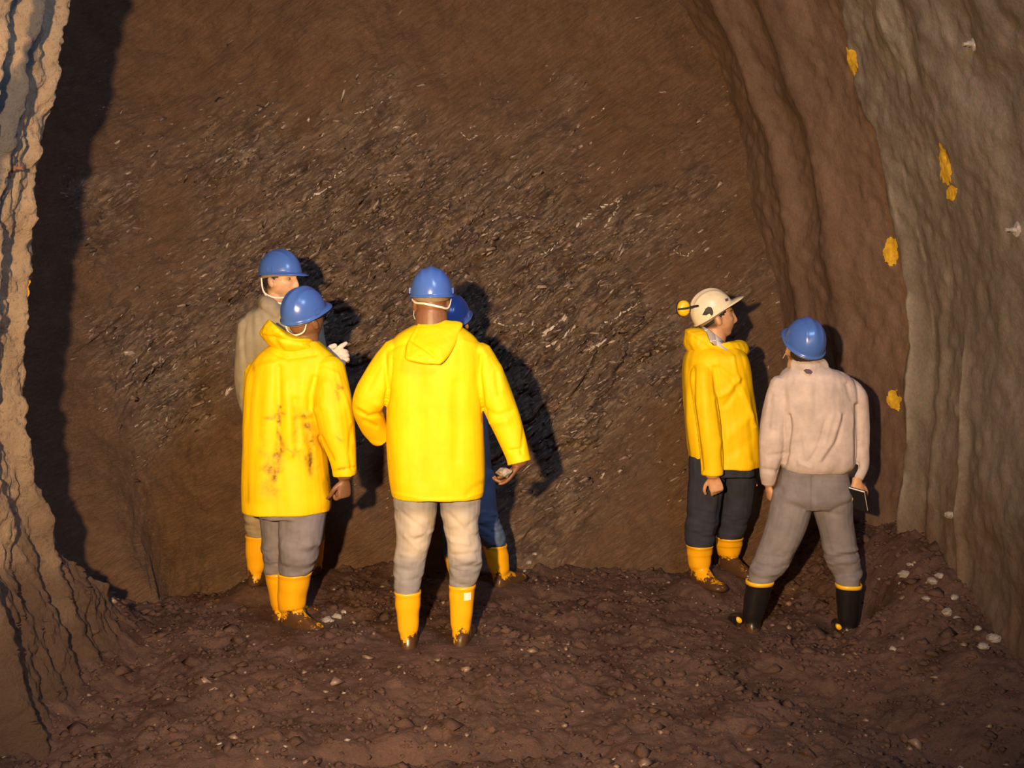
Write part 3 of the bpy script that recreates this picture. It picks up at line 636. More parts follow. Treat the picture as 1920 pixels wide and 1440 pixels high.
class Person:
    def __init__(s, key, label):
        s.Y = YP[key]; s.ppm = F / s.Y; s.key = key
        ft = np.array([W(*b[0]) for b in BOOTS[key]]); s.loc = ft.mean(0)
        o = bpy.data.objects.new('person', None); COL.objects.link(o); o.location = s.loc; o.empty_display_size = .3
        o['label'] = label; o['category'] = 'person'; s.root = o; s.body = MB(); s.post = []
    def p(s, px, py, dy=0.): return W(px, py, s.Y + dy)
    def r(s, rpx): return rpx / s.ppm
    def part(s, name, me, m, parent=None, label=None):
        V = coords(me) - s.loc; setco(me, V); o = link(name, me, m, parent or s.root)
        if label: o['label'] = label
        return o
    def raw(s, name, V, Fc, m, parent=None, smooth=True, label=None):
        return s.part(name, mesh(name, V, Fc, smooth), m, parent, label)
    def rings(s, rows, n=44, p=2.4, grow=1.0):
        out = []
        for r in rows:
            py, xl, xr, hd = r[:4]; dy = r[4] if len(r) > 4 else 0
            c = s.p((xl + xr) / 2, py, dy); out.append(ell(c, np.array((s.r((xr - xl) / 2) * grow, 0, 0)), np.array((0, hd * grow, 0)), n, p))
        return out
    def dense(s, rows, per=4):
        R = [tuple(r) + (0,) * (5 - len(r)) for r in rows]; return catmull(R, per)
    def torso(s, mb, rows, hollow=.10, grow=1.0, n=44):
        R = s.rings(s.dense(rows), n, grow=grow)
        if hollow:
            c = R[-1].mean(0); q = c + (R[-1] - c) * .93; R.append(q); R.append(c + (R[-1] - c) * .98 + np.array((0, 0, hollow)))
        mb.loft(R)
    def limb(s, mb, pts, hollow=0, flat=1.0, grow=1.0, ref=(1, 0, 0), n=22):
        P = [s.p(a, b, c) for a, b, c, r in pts]; mb.loft(tube_rings(P, [s.r(q[3]) * grow for q in pts], ref, flat, n, 5, hollow))
    def garment(s, name, mb, m, folds=(), wr=(.004, 7, 3), voxel=.0055, smooth=4, seed=1, dirt=None, hwr=None, fade=None, parent=None, label=None):
        me = remesh(mb, voxel, smooth, name=name); V = coords(me); Nn = normals(me)
        d = wr[0] * fbm(V * np.array((wr[1], wr[1], wr[2])), 3, seed * 10)
        if hwr:
            for (py0, py1, amp, fz, fx) in hwr:
                px, py = proj(V); w = ss(py0 - 12, py0 + 8, py) * ss(py1 + 12, py1 - 8, py)
                q = V * np.array((fx, fx, fz)); q[:, 2] += 1.2 * noise(V * 6, seed + 5); d += amp * w * fbm(q, 2, seed * 10 + 7)
        if folds: d += fold_field(V, Nn, folds)
        setco(me, V + Nn * d[:, None])
        if dirt:
            px, py = proj(V); dd = np.zeros(len(V)); jx, jy = 5 * fbm(V * 16, 3, 91), 5 * fbm(V * 16, 3, 92); px = px + jx; py = py + jy; grime = .45 + .55 * ss(-.5, .35, fbm(V * 28, 3, 93))
            for poly, w, a in dirt: dd = np.maximum(dd, min(1, a * 1.35) * np.exp(-(seg_dist(px, py, poly) / (w * 1.3)) ** 2))
            view = V - CP; dd *= grime * ss(0, .2, -(Nn * view).sum(1) / np.linalg.norm(view, axis=1)); setattr_pt(me, 'dirt', dd)
        if fade: px, py = proj(V); setattr_pt(me, 'fade', fade(px, py))
        return s.part(name, me, m, parent, label)
    # --- head, helmet
    def head(s, px, py, dy, yaw, pitch, roll=0, skin=None, helm=M_HELB, htilt=0, hair=True, visor=.034, hs=1.0, crest=.006):
        s.shaved = not hair; s.hc = s.p(px, py, dy); s.hr = rotm(yaw, pitch, roll); s.skin = skin
        V = HEADV @ s.hr.T + s.hc; s.body.add(V, HEADF)
        H = lambda q: s.hr @ np.asarray(q, float) + s.hc
        s.H = H
        D, Fc = uvsphere(16, 10)
        for sx in (-1, 1):
            e = D * np.array((.010, .019, .032)); a = math.radians(12); e[:, 1] += -e[:, 2] * math.sin(a)
            e[:, 0] -= sx * -.004 * np.exp(-((e[:, 1] - .004) / .010) ** 2 - (e[:, 2] / .016) ** 2)
            e = e + np.array((sx * .078, -.012, -.006)) ; s.body.add(np.array([H(q) for q in e]), Fc)
        if hair:
            D2, F2 = uvsphere(40, 28); h = D2 * np.array((.0785, .094, .100)) + np.array((0, -.014, .026)); h += .002 * np.stack([noise(h * 120, 3)] * 3, -1)
            s.raw('hair', np.array([H(q) for q in h]), F2, M_HAIR)
        for sx in (-1, 1):
            D3, F3 = uvsphere(16, 12); e = D3 * .0115; me = mesh('eye', np.array([H(q + np.array((sx * .031, .0705, .009))) for q in e]), F3)
            o = s.part('eye', me, [M_EYE, M_IRIS]); 
            for p in me.polygons:
                c = np.mean([D3[i] for i in p.vertices], 0); p.material_index = 1 if c[1] > .86 else 0
        # helmet
        a = rotm(0, htilt); hv, hf = helmet_mesh(visor=visor, crest=crest); hv = hv * hs
        s.HH = lambda q: H(a @ (np.asarray(q, float) * hs))
        s.helmet = s.raw('helmet', np.array([H(a @ q) for q in hv]), hf, helm)
        # sweatband below the rim and the two side slots
        n = 60; th = np.linspace(0, 2 * math.pi, n, endpoint=False)
        def rg(k, z): return np.array([s.HH((.098 * k * math.cos(t), .120 * k * math.sin(t), z - .010 * max(0, -math.sin(t)))) for t in th])
        mb = MB(); mb.loft([rg(.90, .05), rg(.90, .022), rg(.86, .022), rg(.86, .05)], False, False); mb.F += [((j + 1) % n + 3 * n, (j + 1) % n, j, j + 3 * n)[::-1] for j in range(n)]
        s.raw('sweatband', mb.V, mb.F, M_BEIGE, s.helmet)
        for sx in (-1, 1):
            mb = MB(); q = lambda x, y, z: s.HH((sx * x, y, z))
            rr = [[q(x, y0, .048), q(x, y1, .048), q(x, y1, .074), q(x, y0, .074)] for x, y0, y1 in ((.09, -.018, .018), (.1045, -.016, .016), (.104, -.012, .012))]
            mb.loft([np.array(r) for r in rr]); s.raw('accessory_slot', mb.V, mb.F, helm, s.helmet, False)
    def strap(s, pts, r=.0042, world=False):
        P = [np.asarray(q, float) if world else s.H(q) for q in pts]; P = catmull(P, 8); rr = np.full(len(P), r); mb = MB()
        mb.loft(tube_rings(P, rr, (.1, .2, 1), .55, 8, 1, dome=False)); s.raw('strap', mb.V, mb.F, M_WHITE, s.helmet)
    def neck(s, base, r0=.058, r1=.066):
        top = s.H((0, -.018, -.04)); mid = s.H((0, -.022, -.095)); b = s.p(*base)
        s.body.loft(tube_rings([top, mid, (mid + b) / 2, b], [r0 * .95, r0, r0 * 1.03, r1], (1, 0, 0), 1.0, 22, 5))
    def finish_body(s):
        me = remesh(s.body, .0048, 2, .40, 'body'); V = coords(me); q = (V - s.hc) @ s.hr
        x, y, z = q.T; ax = np.abs(x); on = ss(.16, .14, np.linalg.norm(q, axis=1))
        brow = np.exp(-((z - .031 + .12 * np.clip(ax - .035, 0, 1)) / .0048) ** 2) * ss(.011, .017, ax) * ss(.056, .047, ax) * (y > .04)
        side = .85 * ss(.030, -.004, y) * ss(-.055, -.035, z) * (ax > .035) * (1 - np.exp(-((y + .012) / .022) ** 2 - ((z + .006) / .036) ** 2) * (ax > .070)) * ss(.075, .06, np.where(y > -.02, 0.07 * (z < -.012), 0))
        side = side * (0 if s.shaved else 1); stub = .22 * ss(-.048, -.062, z) * ss(-.01, .02, y)
        setattr_pt(me, 'hairy', np.clip((brow * .9 + side + stub) * on, 0, 1))
        setattr_pt(me, 'lips', np.clip(np.exp(-((z + .067) / .009) ** 2 - (x / .024) ** 2) * (y > .06) * on, 0, 1))
        s.part('body', me, s.skin)
    # --- boots
    def boots(s, m=M_BOOTY, trim=None, dirt_top=(.10, .10), flip=0):
        out = []
        for k, (sole, top, yaw, rt) in enumerate(BOOTS[s.key]):
            S = W(*sole); T = W(*top); Hh = T[2] - S[2]; R = rotm(yaw); off = (T - S)[:2]
            prof = [(-.062 * rt / .066, Hh, .062 * rt / .066, Hh, rt * .95), (-.060 * rt / .066, Hh * .8, .058 * rt / .066, Hh * .8, rt * .92), (-.058 * rt / .066, .115 + (Hh - .115) * .42, .054 * rt / .066, .128 + (Hh - .128) * .42, rt * .87),
                    (-.054 * rt / .066, .112, .050 * rt / .066, .126, max(.046, rt * .77)), (-.052, .075, .060, .108, .044), (-.064, .036, .085, .092, .044), (-.060, .004, .110, .080, .044), (-.005, .0, .135, .070, .045),
                    (.055, .0, .162, .062, .048), (.115, .0, .190, .053, .050), (.165, .002, .212, .038, .042), (.205, .010, .218, .024, .018)]
            D = catmull(prof, 4); rings = []; n = 36; th = np.linspace(0, 2 * math.pi, n, endpoint=False)
            def ringof(yb, zb, yf, zf, w):
                c = np.array((0, (yb + yf) / 2, (zb + zf) / 2)); v = np.array((0, (yf - yb) / 2, (zf - zb) / 2))
                P = ell(c, np.array((w, 0, 0)), v, n, 2.35); P[:, 2] = np.maximum(P[:, 2], 0)
                t = np.clip(P[:, 2] / Hh, 0, 1) ** 1.2; P = P @ R.T; P[:, 0] += off[0] * t; P[:, 1] += off[1] * t; return P + S
            y0, _, y1, _, w0 = prof[0]
            inner = [ringof(y0 * .82, Hh - .03, y1 * .82, Hh - .03, w0 * .82), ringof(y0 * .93, Hh + .001, y1 * .93, Hh + .001, w0 * .93), ringof(y0 * 1.03, Hh + .002, y1 * 1.03, Hh + .002, w0 * 1.03), ringof(y0 * 1.03, Hh - .010, y1 * 1.03, Hh - .010, w0 * 1.03)]
            rings = inner + [ringof(*d) for d in D[1:]]
            mb = MB(); mb.loft(rings); me = mesh('boot', mb.V, mb.F); V = coords(me)
            nn = normals(me); V2 = V + nn * (.003 * noise(V * np.array((14, 14, 22)), 3 + k))[:, None]; setco(me, V2)
            hz = (V[:, 2] - S[2]); lim = dirt_top[k]
            setattr_pt(me, 'dirt', np.clip(.5 + (lim - hz) * 9 + .35 * noise(V * np.array((25, 25, 6)), 9 + k), 0, 1) if lim > 0 else np.zeros(len(V)))
            b = s.part('boot', me, m); out.append(b)
            if trim:
                mb = MB(); a, c = (ringof(y0 * 1.06, Hh + .006, y1 * 1.06, Hh + .006, w0 * 1.06), ringof(y0 * 1.06, Hh - .014, y1 * 1.06, Hh - .014, w0 * 1.06))
                i1, i2 = (ringof(y0 * .93, Hh - .014, y1 * .93, Hh - .014, w0 * .93), ringof(y0 * .93, Hh + .006, y1 * .93, Hh + .006, w0 * .93))
                mb.loft([i1, i2, a, c]); s.raw('boot_trim', mb.V, mb.F, trim, b, label='yellow band round the top of the black boot')
            b['_S'] = 0; del b['_S']; s.__dict__.setdefault('ringof', []).append((ringof, Hh, S))
        return out
    def pillow(s, outline, dy, thick, tilt=0., voxel=.005):
        O = np.array(outline, float); O = catmull(np.vstack([O, O[:1]]), 5)[:-1]; c = O.mean(0); mb = MB(); R = []
        def lay(k, sg):
            q = c + (O - c) * k; d = thick * math.sqrt(max(0, 1 - k ** 2.6)) * sg
            return np.array([s.p(a, b, dy + d + tilt * (b - c[1]) / s.ppm) for a, b in q])
        for k in (.05, .3, .55, .75, .9, .97): R.append(lay(k, 1))
        R.append(lay(1., 0)); 
        for k in (.97, .9, .75, .55, .3, .05): R.append(lay(k, -1))
        mb.loft(R); return mb

def skel(s, hips, legs, torso, arms, grow=.74):
    """the continuous body under the clothes"""
    s.torso(s.body, torso, 0, grow)
    for L in legs: s.limb(s.body, L, grow=grow)
    for A in arms: s.limb(s.body, A, grow=.72)

def tuck(s, legs):
    out = []
    for L, (sole, top, yaw, rt) in zip(legs, BOOTS[s.key]):
        dy = top[2] - s.Y; q = [p for p in L if p[1] < top[1] - 16]
        q += [(top[0], top[1] - 5, dy, rt * s.ppm * .99), (top[0], top[1] + 5, dy, rt * s.ppm * .82), (top[0], top[1] + 11, dy, rt * s.ppm * .70)]; out.append(q)
    return out
def boot_legs(s, legs):
    """lengthen the leg tubes down into the boots (body only)"""
    out = []
    for L, (sole, top, yaw, rt) in zip(tuck(s, legs), BOOTS[s.key]):
        q = list(L); q.append((sole[0], sole[1] - s.ppm * .13, sole[2] - s.Y, s.ppm * .036)); out.append(q)
    return out

# ------------------------------------------------------------------ A: person in the olive grey jacket at the far left
A = Person('A', 'tall person in an olive grey jacket and blue helmet, white glove raised, half hidden')
A.head(526, 527, 0, -110, 2, 0, M_SKINL, htilt=0)
A.neck((520, 578, -.01))
A.strap([(.066, -.078, .02), (.072, -.066, -.05), (.080, -.02, -.082), (.074, .035, -.094), (.05, .085, -.086)])
A.strap([(.066, -.078, .01), (.070, -.066, -.055), (.078, -.02, -.100), (.070, .03, -.122), (.03, .08, -.130)])
tA = [(572, 492, 548, .085), (582, 470, 566, .115), (600, 456, 588, .135), (640, 450, 598, .15), (700, 454, 598, .15), (780, 458, 598, .15), (850, 462, 600, .15), (905, 464, 602, .15)]
arA = [[(470, 610, -.02, 28), (464, 690, -.04, 24), (470, 762, 0, 22), (498, 818, .10, 18)], [(578, 612, 0, 28), (592, 690, -.07, 25), (594, 752, -.12, 23), (602, 722, -.18, 19), (609, 697, -.22, 15)]]
lgA = [[(492, 890, 0, 38), (487, 950, 0, 29), (485, 1014, 0, 22)], [(572, 890, .05, 38), (584, 950, .12, 29), (592, 1022, .2, 21)]]
skel(A, None, boot_legs(A, lgA), tA, arA)
add_hand(A.body, A.p(496, 822, .11), (.3, .5, -.6), (-.8, -.3, -.2), 1, (35, 45, 30))
mb = MB(); A.torso(mb, tA); [A.limb(mb, a, hollow=.04) for a in arA]
A.limb(mb, [(497, 566, .04, 15), (500, 570, -.06, 16), (522, 590, -.11, 14)], ref=(0, 0, 1))
jA = A.garment('jacket', mb, M_TAN, [([(450, 640), (456, 700), (452, 760)], 5, .006), ([(470, 600), (476, 660), (470, 720)], 6, -.006), ([(485, 590), (500, 640)], 5, -.005)], (.008, 9, 4), seed=11)
mb = MB(); A.torso(mb, [(880, 470, 598, .13), (930, 468, 600, .13)], 0); [A.limb(mb, a) for a in tuck(A, lgA)]
A.garment('trousers', mb, M_TANT, (), (.006, 8, 5), seed=12, hwr=[(950, 1015, .006, 30, 8)])
A.finish_body()
mb = MB(); add_hand(mb, A.p(611, 692, -.23), (.66, -.05, .62), (-.1, -1, .35), -1, ((10, 16, 12), (35, 50, 35), (42, 55, 38), (46, 58, 38)), .4, 1.15, 1.35, 20)
A.garment('glove', mb, M_GLOVE, (), (.002, 30, 30), .004, 2, 13, label='white cotton glove on the raised hand')
A.boots(dirt_top=(.075, .075))

# ------------------------------------------------------------------ B: stained yellow raincoat
B = Person('B', 'person in a long dirt-stained yellow raincoat, blue helmet and grey trousers, arm hanging')
B.head(573, 600, 0, -38, 24, 8, M_SKINB, hair=False)
B.neck((560, 655, -.02), .060, .075)
B.strap([(.070, -.050, .03), (.060, -.082, -.018), (0, -.099, -.036), (-.060, -.082, -.018), (-.070, -.050, .03)], .0048)
tB = [(640, 522, 598, .09), (652, 502, 612, .115), (668, 484, 630, .135), (690, 468, 640, .15), (720, 459, 634, .165), (780, 456, 612, .17), (840, 456, 612, .172), (900, 455, 617, .175), (940, 455, 621, .178), (956, 456, 620, .178)]
arB = [[(612, 690, -.04, 34), (624, 755, -.10, 36), (633, 812, -.13, 33), (643, 866, -.14, 24), (646, 892, -.14, 21)], [(488, 698, .04, 30), (480, 760, .06, 26), (486, 830, .12, 22), (505, 850, .16, 18)]]
lgB = [[(528, 945, .06, 44), (524, 1010, .08, 34), (520, 1080, .10, 25)], [(570, 945, -.02, 47), (562, 1015, -.03, 40), (553, 1084, -.03, 30)]]
skel(B, None, boot_legs(B, lgB), tB, arB, .7)
add_hand(B.body, B.p(646, 900, -.14), (-.05, .1, -1), (.75, -.65, 0), 1, ((55, 75, 45), (62, 80, 45), (66, 80, 45), (70, 80, 45)), .2, .98, 1.05, 55)
add_hand(B.body, B.p(506, 852, .17), (.4, .5, -.5), (-.8, -.2, 0), 1)
mb = MB(); B.torso(mb, tB, .12); [B.limb(mb, a, hollow=.05) for a in arB]
# cuff turned at the wrist
fB = [([(470, 690), (466, 760), (462, 860), (460, 940)], 7, -.008), ([(522, 690), (523, 780), (522, 850)], 6, -.016), ([(505, 690), (500, 800), (490, 930)], 12, .012), ([(540, 720), (543, 800), (545, 850)], 9, .012),
      ([(553, 750), (555, 830)], 6, -.010), ([(590, 708), (581, 740), (581, 765)], 5, -.014), ([(566, 782), (590, 770)], 6, .010), ([(566, 786), (578, 815), (588, 850), (588, 880)], 8, -.016),
      ([(600, 820), (612, 845), (622, 862)], 4, -.012), ([(627, 884), (668, 876)], 2.6, -.007), ([(605, 690), (634, 700), (655, 770), (664, 830)], 3, .004), ([(660, 800), (655, 850), (660, 878)], 3.5, -.008),
      ([(500, 655), (540, 672), (592, 664)], 4, -.012), ([(480, 690), (530, 676)], 5, .006), ([(610, 720), (606, 760)], 9, .012), ([(570, 690), (562, 760)], 10, .008)]
dB = [([(522, 760), (523, 858)], 3.0, .75), ([(523, 835), (522, 885)], 6, .85), ([(505, 882), (520, 870), (512, 905)], 8, .7), ([(500, 780), (530, 779)], 3, .45), ([(516, 842), (545, 845), (580, 843)], 2.2, .4),
      ([(566, 782), (578, 780)], 6, .65), ([(576, 800), (586, 845), (588, 880)], 8, .75), ([(553, 770), (553, 850)], 4, .4), ([(572, 850), (582, 868)], 7, .5), ([(500, 905), (515, 925)], 10, .35),
      ([(632, 722), (640, 730)], 3, .7), ([(628, 731), (636, 748)], 2, .5), ([(630, 820), (638, 826)], 2.5, .4), ([(633, 882), (645, 881)], 2, .5), ([(612, 900), (618, 950)], 5, .5), ([(488, 812), (494, 830)], 4, .3), ([(487, 840), (505, 860)], 6, .22)]
jB = B.garment('raincoat', mb, M_COATD, fB, (.006, 8, 2.5), seed=21, dirt=dB, voxel=.005)
mb = B.pillow([(503, 597), (522, 611), (548, 628), (584, 634), (589, 645), (592, 660), (565, 672), (532, 668), (508, 652), (492, 634), (487, 622)], -.03, .12, .25)
B.garment('hood', mb, M_COAT, [([(490, 629), (520, 634), (560, 642), (586, 644)], 3.5, -.010), ([(512, 634), (528, 655)], 4, -.008), ([(500, 612), (530, 628)], 5, .006)], (.004, 10, 10), .0045, 3, 22, parent=jB)
mb = MB(); B.torso(mb, [(925, 478, 612, .15), (965, 484, 612, .15)], 0); [B.limb(mb, a) for a in tuck(B, lgB)]
B.garment('trousers', mb, M_GREYT, [([(580, 975), (575, 1040)], 6, .006), ([(560, 1000), (548, 1060)], 5, -.006)], (.007, 9, 5), seed=23, hwr=[(1020, 1082, .007, 30, 8)])
B.finish_body(); B.boots(dirt_top=(.06, .075))

# ------------------------------------------------------------------ C: middle, hooded raincoat seen from behind
C = Person('C', 'person in a clean yellow raincoat with hood folded down and faded jeans, holding a stone')
C.head(809, 569, 0, 4, 2, 0, M_SKIND, hair=False)
C.neck((812, 625, -.01), .078, .090)
C.strap([(-.092, .0, .02), (-.072, -.055, .006), (-.03, -.096, .003), (.04, -.094, -.012), (.078, -.04, -.020), (.094, .0, .02)], .0052)
C.strap([(-.078, -.03, .01), (-.082, -.01, -.03), (-.080, .02, -.07), (-.04, .07, -.115)], .003)
tC = [(604, 786, 852, .085), (614, 768, 868, .11), (630, 745, 890, .13), (650, 733, 903, .145), (675, 728, 908, .155), (720, 725, 907, .16), (780, 724, 906, .16), (840, 725, 909, .16), (890, 729, 911, .162), (918, 733, 909, .164), (929, 735, 907, .164)]
arC = [[(752, 664, 0, 36), (720, 705, -.02, 35), (690, 755, -.02, 30), (698, 792, .07, 27), (716, 818, .14, 24)], [(888, 668, 0, 36), (921, 722, -.03, 33), (946, 785, -.05, 29), (965, 838, -.07, 24), (971, 856, -.08, 22), (974, 868, -.085, 22.5)]]
lgC = [[(779, 935, 0, 42), (777, 1000, 0, 35), (767, 1055, 0, 30), (764, 1092, 0, 28), (764, 1116, 0, 23)], [(864, 935, 0, 41), (866, 1000, 0, 33), (871, 1045, 0, 34), (868, 1080, 0, 28), (867, 1104, 0, 23)]]
skel(C, None, boot_legs(C, lgC), tC, arC, .72)
add_hand(C.body, C.p(720, 824, .15), (.75, .3, -.5), (-.3, -.6, -.4), 1, (25, 35, 25))
add_hand(C.body, C.p(972, 872, -.085), (-.42, -.25, -.55), (.55, -.05, -.45), -1, ((42, 40, 25), (36, 36, 22), (30, 34, 22), (12, 18, 12)), .55, 1.0, 1.0, 30)
mb = MB(); C.torso(mb, tC, .12); [C.limb(mb, a, hollow=.05) for a in arC]
fC = [([(722, 668), (724, 700), (728, 730), (722, 775)], 4, -.016), ([(902, 668), (899, 700), (904, 745), (908, 790)], 4, -.016), ([(725, 660), (745, 648), (770, 640)], 4, -.007), ([(735, 668), (760, 672)], 4, .006),
      ([(708, 760), (725, 762)], 7, .008), ([(670, 770), (690, 782), (716, 776)], 4, -.010), ([(683, 790), (706, 800)], 4, -.008), ([(935, 690), (942, 730)], 8, .010), ([(930, 700), (936, 740)], 4, -.008),
      ([(912, 770), (935, 780), (960, 770)], 5, -.008), ([(920, 792), (950, 790)], 6, .007), ([(957, 845), (975, 842)], 3, -.008), ([(983, 795), (978, 850)], 3, -.007), ([(695, 828), (722, 836)], 3, .004),
      ([(745, 690), (746, 780), (750, 900)], 14, .007), ([(790, 700), (786, 800), (790, 900)], 13, -.006), ([(830, 700), (836, 800), (832, 910)], 16, .008), ([(880, 690), (876, 780), (880, 880)], 14, .007), ([(858, 720), (856, 860)], 9, -.006),
      ([(876, 928), (888, 915), (906, 905)], 5, -.005), ([(738, 925), (800, 938), (870, 936), (905, 922)], 2.5, .003), ([(870, 640), (900, 650), (912, 668)], 4, .006), ([(715, 680), (690, 730)], 6, -.005)]
jC = C.garment('raincoat', mb, M_COAT, fC, (.005, 7, 2.5), seed=31, voxel=.0048)
mb = C.pillow([(789, 601), (806, 597), (832, 600), (866, 604), (864, 622), (853, 648), (840, 670), (826, 682), (804, 681), (764, 675), (760, 662), (763, 645), (776, 622)], -.115, .042, -.75)
C.garment('hood', mb, M_COAT, [([(772, 638), (800, 656), (820, 672)], 3, -.010), ([(764, 672), (800, 680), (824, 681)], 3, .006), ([(786, 606), (768, 640), (762, 668)], 2.6, .005), ([(780, 655), (786, 664)], 3, -.004), ([(815, 620), (820, 650)], 14, .008)], (.003, 12, 12), .0042, 3, 32, parent=jC)
mb = MB(); C.torso(mb, [(880, 742, 902, .14), (912, 740, 904, .145), (926, 748, 896, .13)], 0); [C.limb(mb, a) for a in tuck(C, lgC)]
def fadeC(px, py): return np.clip(ss(945, 975, py) * ss(1065, 1030, py) * (.35 + .65 * np.maximum(np.exp(-((px - 783) / 24) ** 2), np.exp(-((px - 862) / 24) ** 2))), 0, 1) * .9
C.garment('jeans', mb, M_JEAN, [([(745, 958), (775, 978), (800, 996)], 4, -.006), ([(780, 1012), (800, 1000)], 4, -.005), ([(760, 1005), (785, 1030)], 4, .005), ([(838, 962), (862, 984), (885, 1004)], 4, -.006), ([(880, 985), (898, 970)], 4, -.005), ([(845, 1015), (880, 1020)], 4, .006), ([(848, 1042), (900, 1036)], 4, -.007), ([(850, 1066), (896, 1062)], 4, -.006), ([(880, 1050), (904, 1052)], 5, .008)],
          (.005, 9, 6), seed=33, hwr=[(950, 1110, .004, 20, 12), (1040, 1110, .005, 34, 10)], fade=fadeC)
C.finish_body(); bC = C.boots(dirt_top=(.085, .075))
ro, Hh, S = C.ringof[1]; q = np.array([W(870, 1105, 4.70), W(883, 1105, 4.70), W(883, 1119, 4.70), W(871, 1120, 4.70)])
def on_boot(px, py):                       # point of the boot shaft nearest the camera along this sight line
    R = ro(-.0615, Hh - (py - 1096) / C.ppm, .06, Hh - (py - 1096) / C.ppm, .0635); xx = W(px, py, 4.76)[0]; R = R[R[:, 1] < R[:, 1].mean()]; k = np.argsort(R[:, 0]); return np.array((xx, np.interp(xx, R[k, 0], R[k, 1]) - .003, R[0, 2]))
xs, ys_ = np.linspace(870, 883, 5), np.linspace(1105, 1120, 5); V = np.array([on_boot(a, b) for a in xs for b in ys_])
C.raw('label_patch', V, grid_faces(5, 5, True), M_WHITE, bC[1], label='white label patch on the boot shaft')
# the stone in the hand is a thing of its own
o = stone(tuple(C.p(945, 886, -.14)), .060, 203, M_STONEH, (1.05, .5, .40)); o.rotation_euler = (0, math.radians(-14), 0)
o.name = 'held_stone'; o['label'] = 'flat grey piece of rock held in the hand of the middle person'; o['category'] = 'stone'

# ------------------------------------------------------------------ D: hidden behind C
D_ = Person('D', 'person in blue jeans and blue helmet standing mostly hidden behind the middle raincoat')
D_.head(850, 608, 0, -14, 24, 0, M_SKINT); D_.neck((850, 650, 0))
tD = [(640, 826, 876, .08), (655, 805, 898, .11), (675, 797, 908, .13), (720, 796, 912, .135), (800, 800, 916, .135), (860, 804, 920, .14), (905, 805, 922, .14)]
arD = [[(812, 678, 0, 26), (800, 750, .03, 22), (806, 820, .10, 19), (830, 830, .22, 14)], [(893, 678, 0, 26), (900, 750, .03, 22), (898, 810, .12, 18), (880, 800, .25, 14)]]
lgD = [[(838, 895, 0, 36), (848, 970, .02, 25), (852, 1046, .05, 20)], [(888, 895, 0, 38), (903, 960, -.03, 30), (922, 1004, -.02, 25), (928, 1030, -.01, 21)]]
skel(D_, None, boot_legs(D_, lgD), tD, arD)
add_hand(D_.body, D_.p(832, 830, .24), (.3, .9, .1), (-.3, 0, .9), 1); add_hand(D_.body, D_.p(878, 799, .27), (-.2, .9, .2), (.3, 0, .9), -1)
mb = MB(); D_.torso(mb, tD); [D_.limb(mb, a, hollow=.04) for a in arD]; D_.garment('shirt', mb, M_BLUES, (), (.008, 8, 4), seed=41)
mb = MB(); D_.torso(mb, [(880, 806, 920, .13), (925, 806, 922, .135)], 0); [D_.limb(mb, a) for a in tuck(D_, lgD)]
D_.garment('jeans', mb, M_BLUEJ, [([(900, 985), (930, 1000)], 4, -.008)], (.007, 9, 5), seed=42, hwr=[(960, 1035, .007, 30, 8)])
D_.finish_body(); D_.boots(dirt_top=(.08, .075))

# ------------------------------------------------------------------ E: white helmet with muff, profile to the right
E = Person('E', 'person in profile wearing a white helmet with yellow ear muffs, yellow raincoat and dark trousers')
E.head(1344, 597, 0, -88, 10, 0, M_SKINT, M_HELW, 24, visor=.062, hs=1.0, crest=.010)
E.neck((1335, 655, 0), .060, .075)
tE = [(648, 1296, 1384, .13), (658, 1288, 1394, .18), (675, 1282, 1402, .212), (715, 1280, 1408, .205), (770, 1283, 1416, .185), (820, 1288, 1423, .185), (855, 1292, 1425, .185), (872, 1294, 1423, .185)]
arE = [[(1340, 676, -.06, 22), (1321, 700, -.14, 25), (1320, 740, -.19, 23), (1329, 805, -.21, 22), (1335, 865, -.20, 20.5), (1336, 890, -.20, 20)], [(1360, 690, .16, 24), (1380, 760, .20, 22), (1392, 820, .20, 20), (1400, 866, .18, 18)]]
lgE = [[(1330, 860, -.04, 38), (1322, 930, -.02, 32), (1313, 1000, 0, 27), (1312, 1030, 0, 24)], [(1382, 860, .06, 38), (1382, 930, .12, 33), (1372, 985, .17, 28), (1368, 1016, .18, 25)]]
skel(E, None, boot_legs(E, lgE), tE, arE, .72)
add_hand(E.body, E.p(1337, 893, -.20), (.25, -.05, -.9), (-.1, -1, .1), 1, ((40, 50, 35), (50, 60, 40), (55, 65, 40), (60, 65, 40)), .3, .95, 1.05, 30)
add_hand(E.body, E.p(1401, 876, .18), (.2, .1, -1), (0, 1, 0), -1)
mb = MB(); E.torso(mb, tE, .12); [E.limb(mb, a, hollow=.05) for a in arE]
fE = [([(1300, 690), (1299, 760), (1310, 830), (1316, 880)], 3.5, -.012), ([(1340, 690), (1346, 750), (1356, 820), (1358, 872)], 4, -.016), ([(1350, 690), (1372, 710), (1386, 735)], 5, -.010), ([(1346, 745), (1365, 735), (1385, 712)], 5, .010), ([(1360, 760), (1380, 735), (1392, 715)], 5, -.010),
      ([(1375, 670), (1380, 700), (1395, 740), (1415, 800)], 4, .009), ([(1390, 660), (1404, 720), (1422, 790)], 5, -.007), ([(1355, 830), (1385, 800), (1410, 780)], 9, .008), ([(1365, 855), (1400, 830)], 8, -.006), ([(1318, 700), (1322, 780)], 6, .006), ([(1332, 690), (1336, 770)], 4, -.005), ([(1290, 700), (1291, 780), (1298, 860)], 4, .006), ([(1405, 790), (1412, 860)], 5, -.007)]
jE = E.garment('raincoat', mb, M_COAT, fE, (.006, 9, 3), seed=51, voxel=.005)
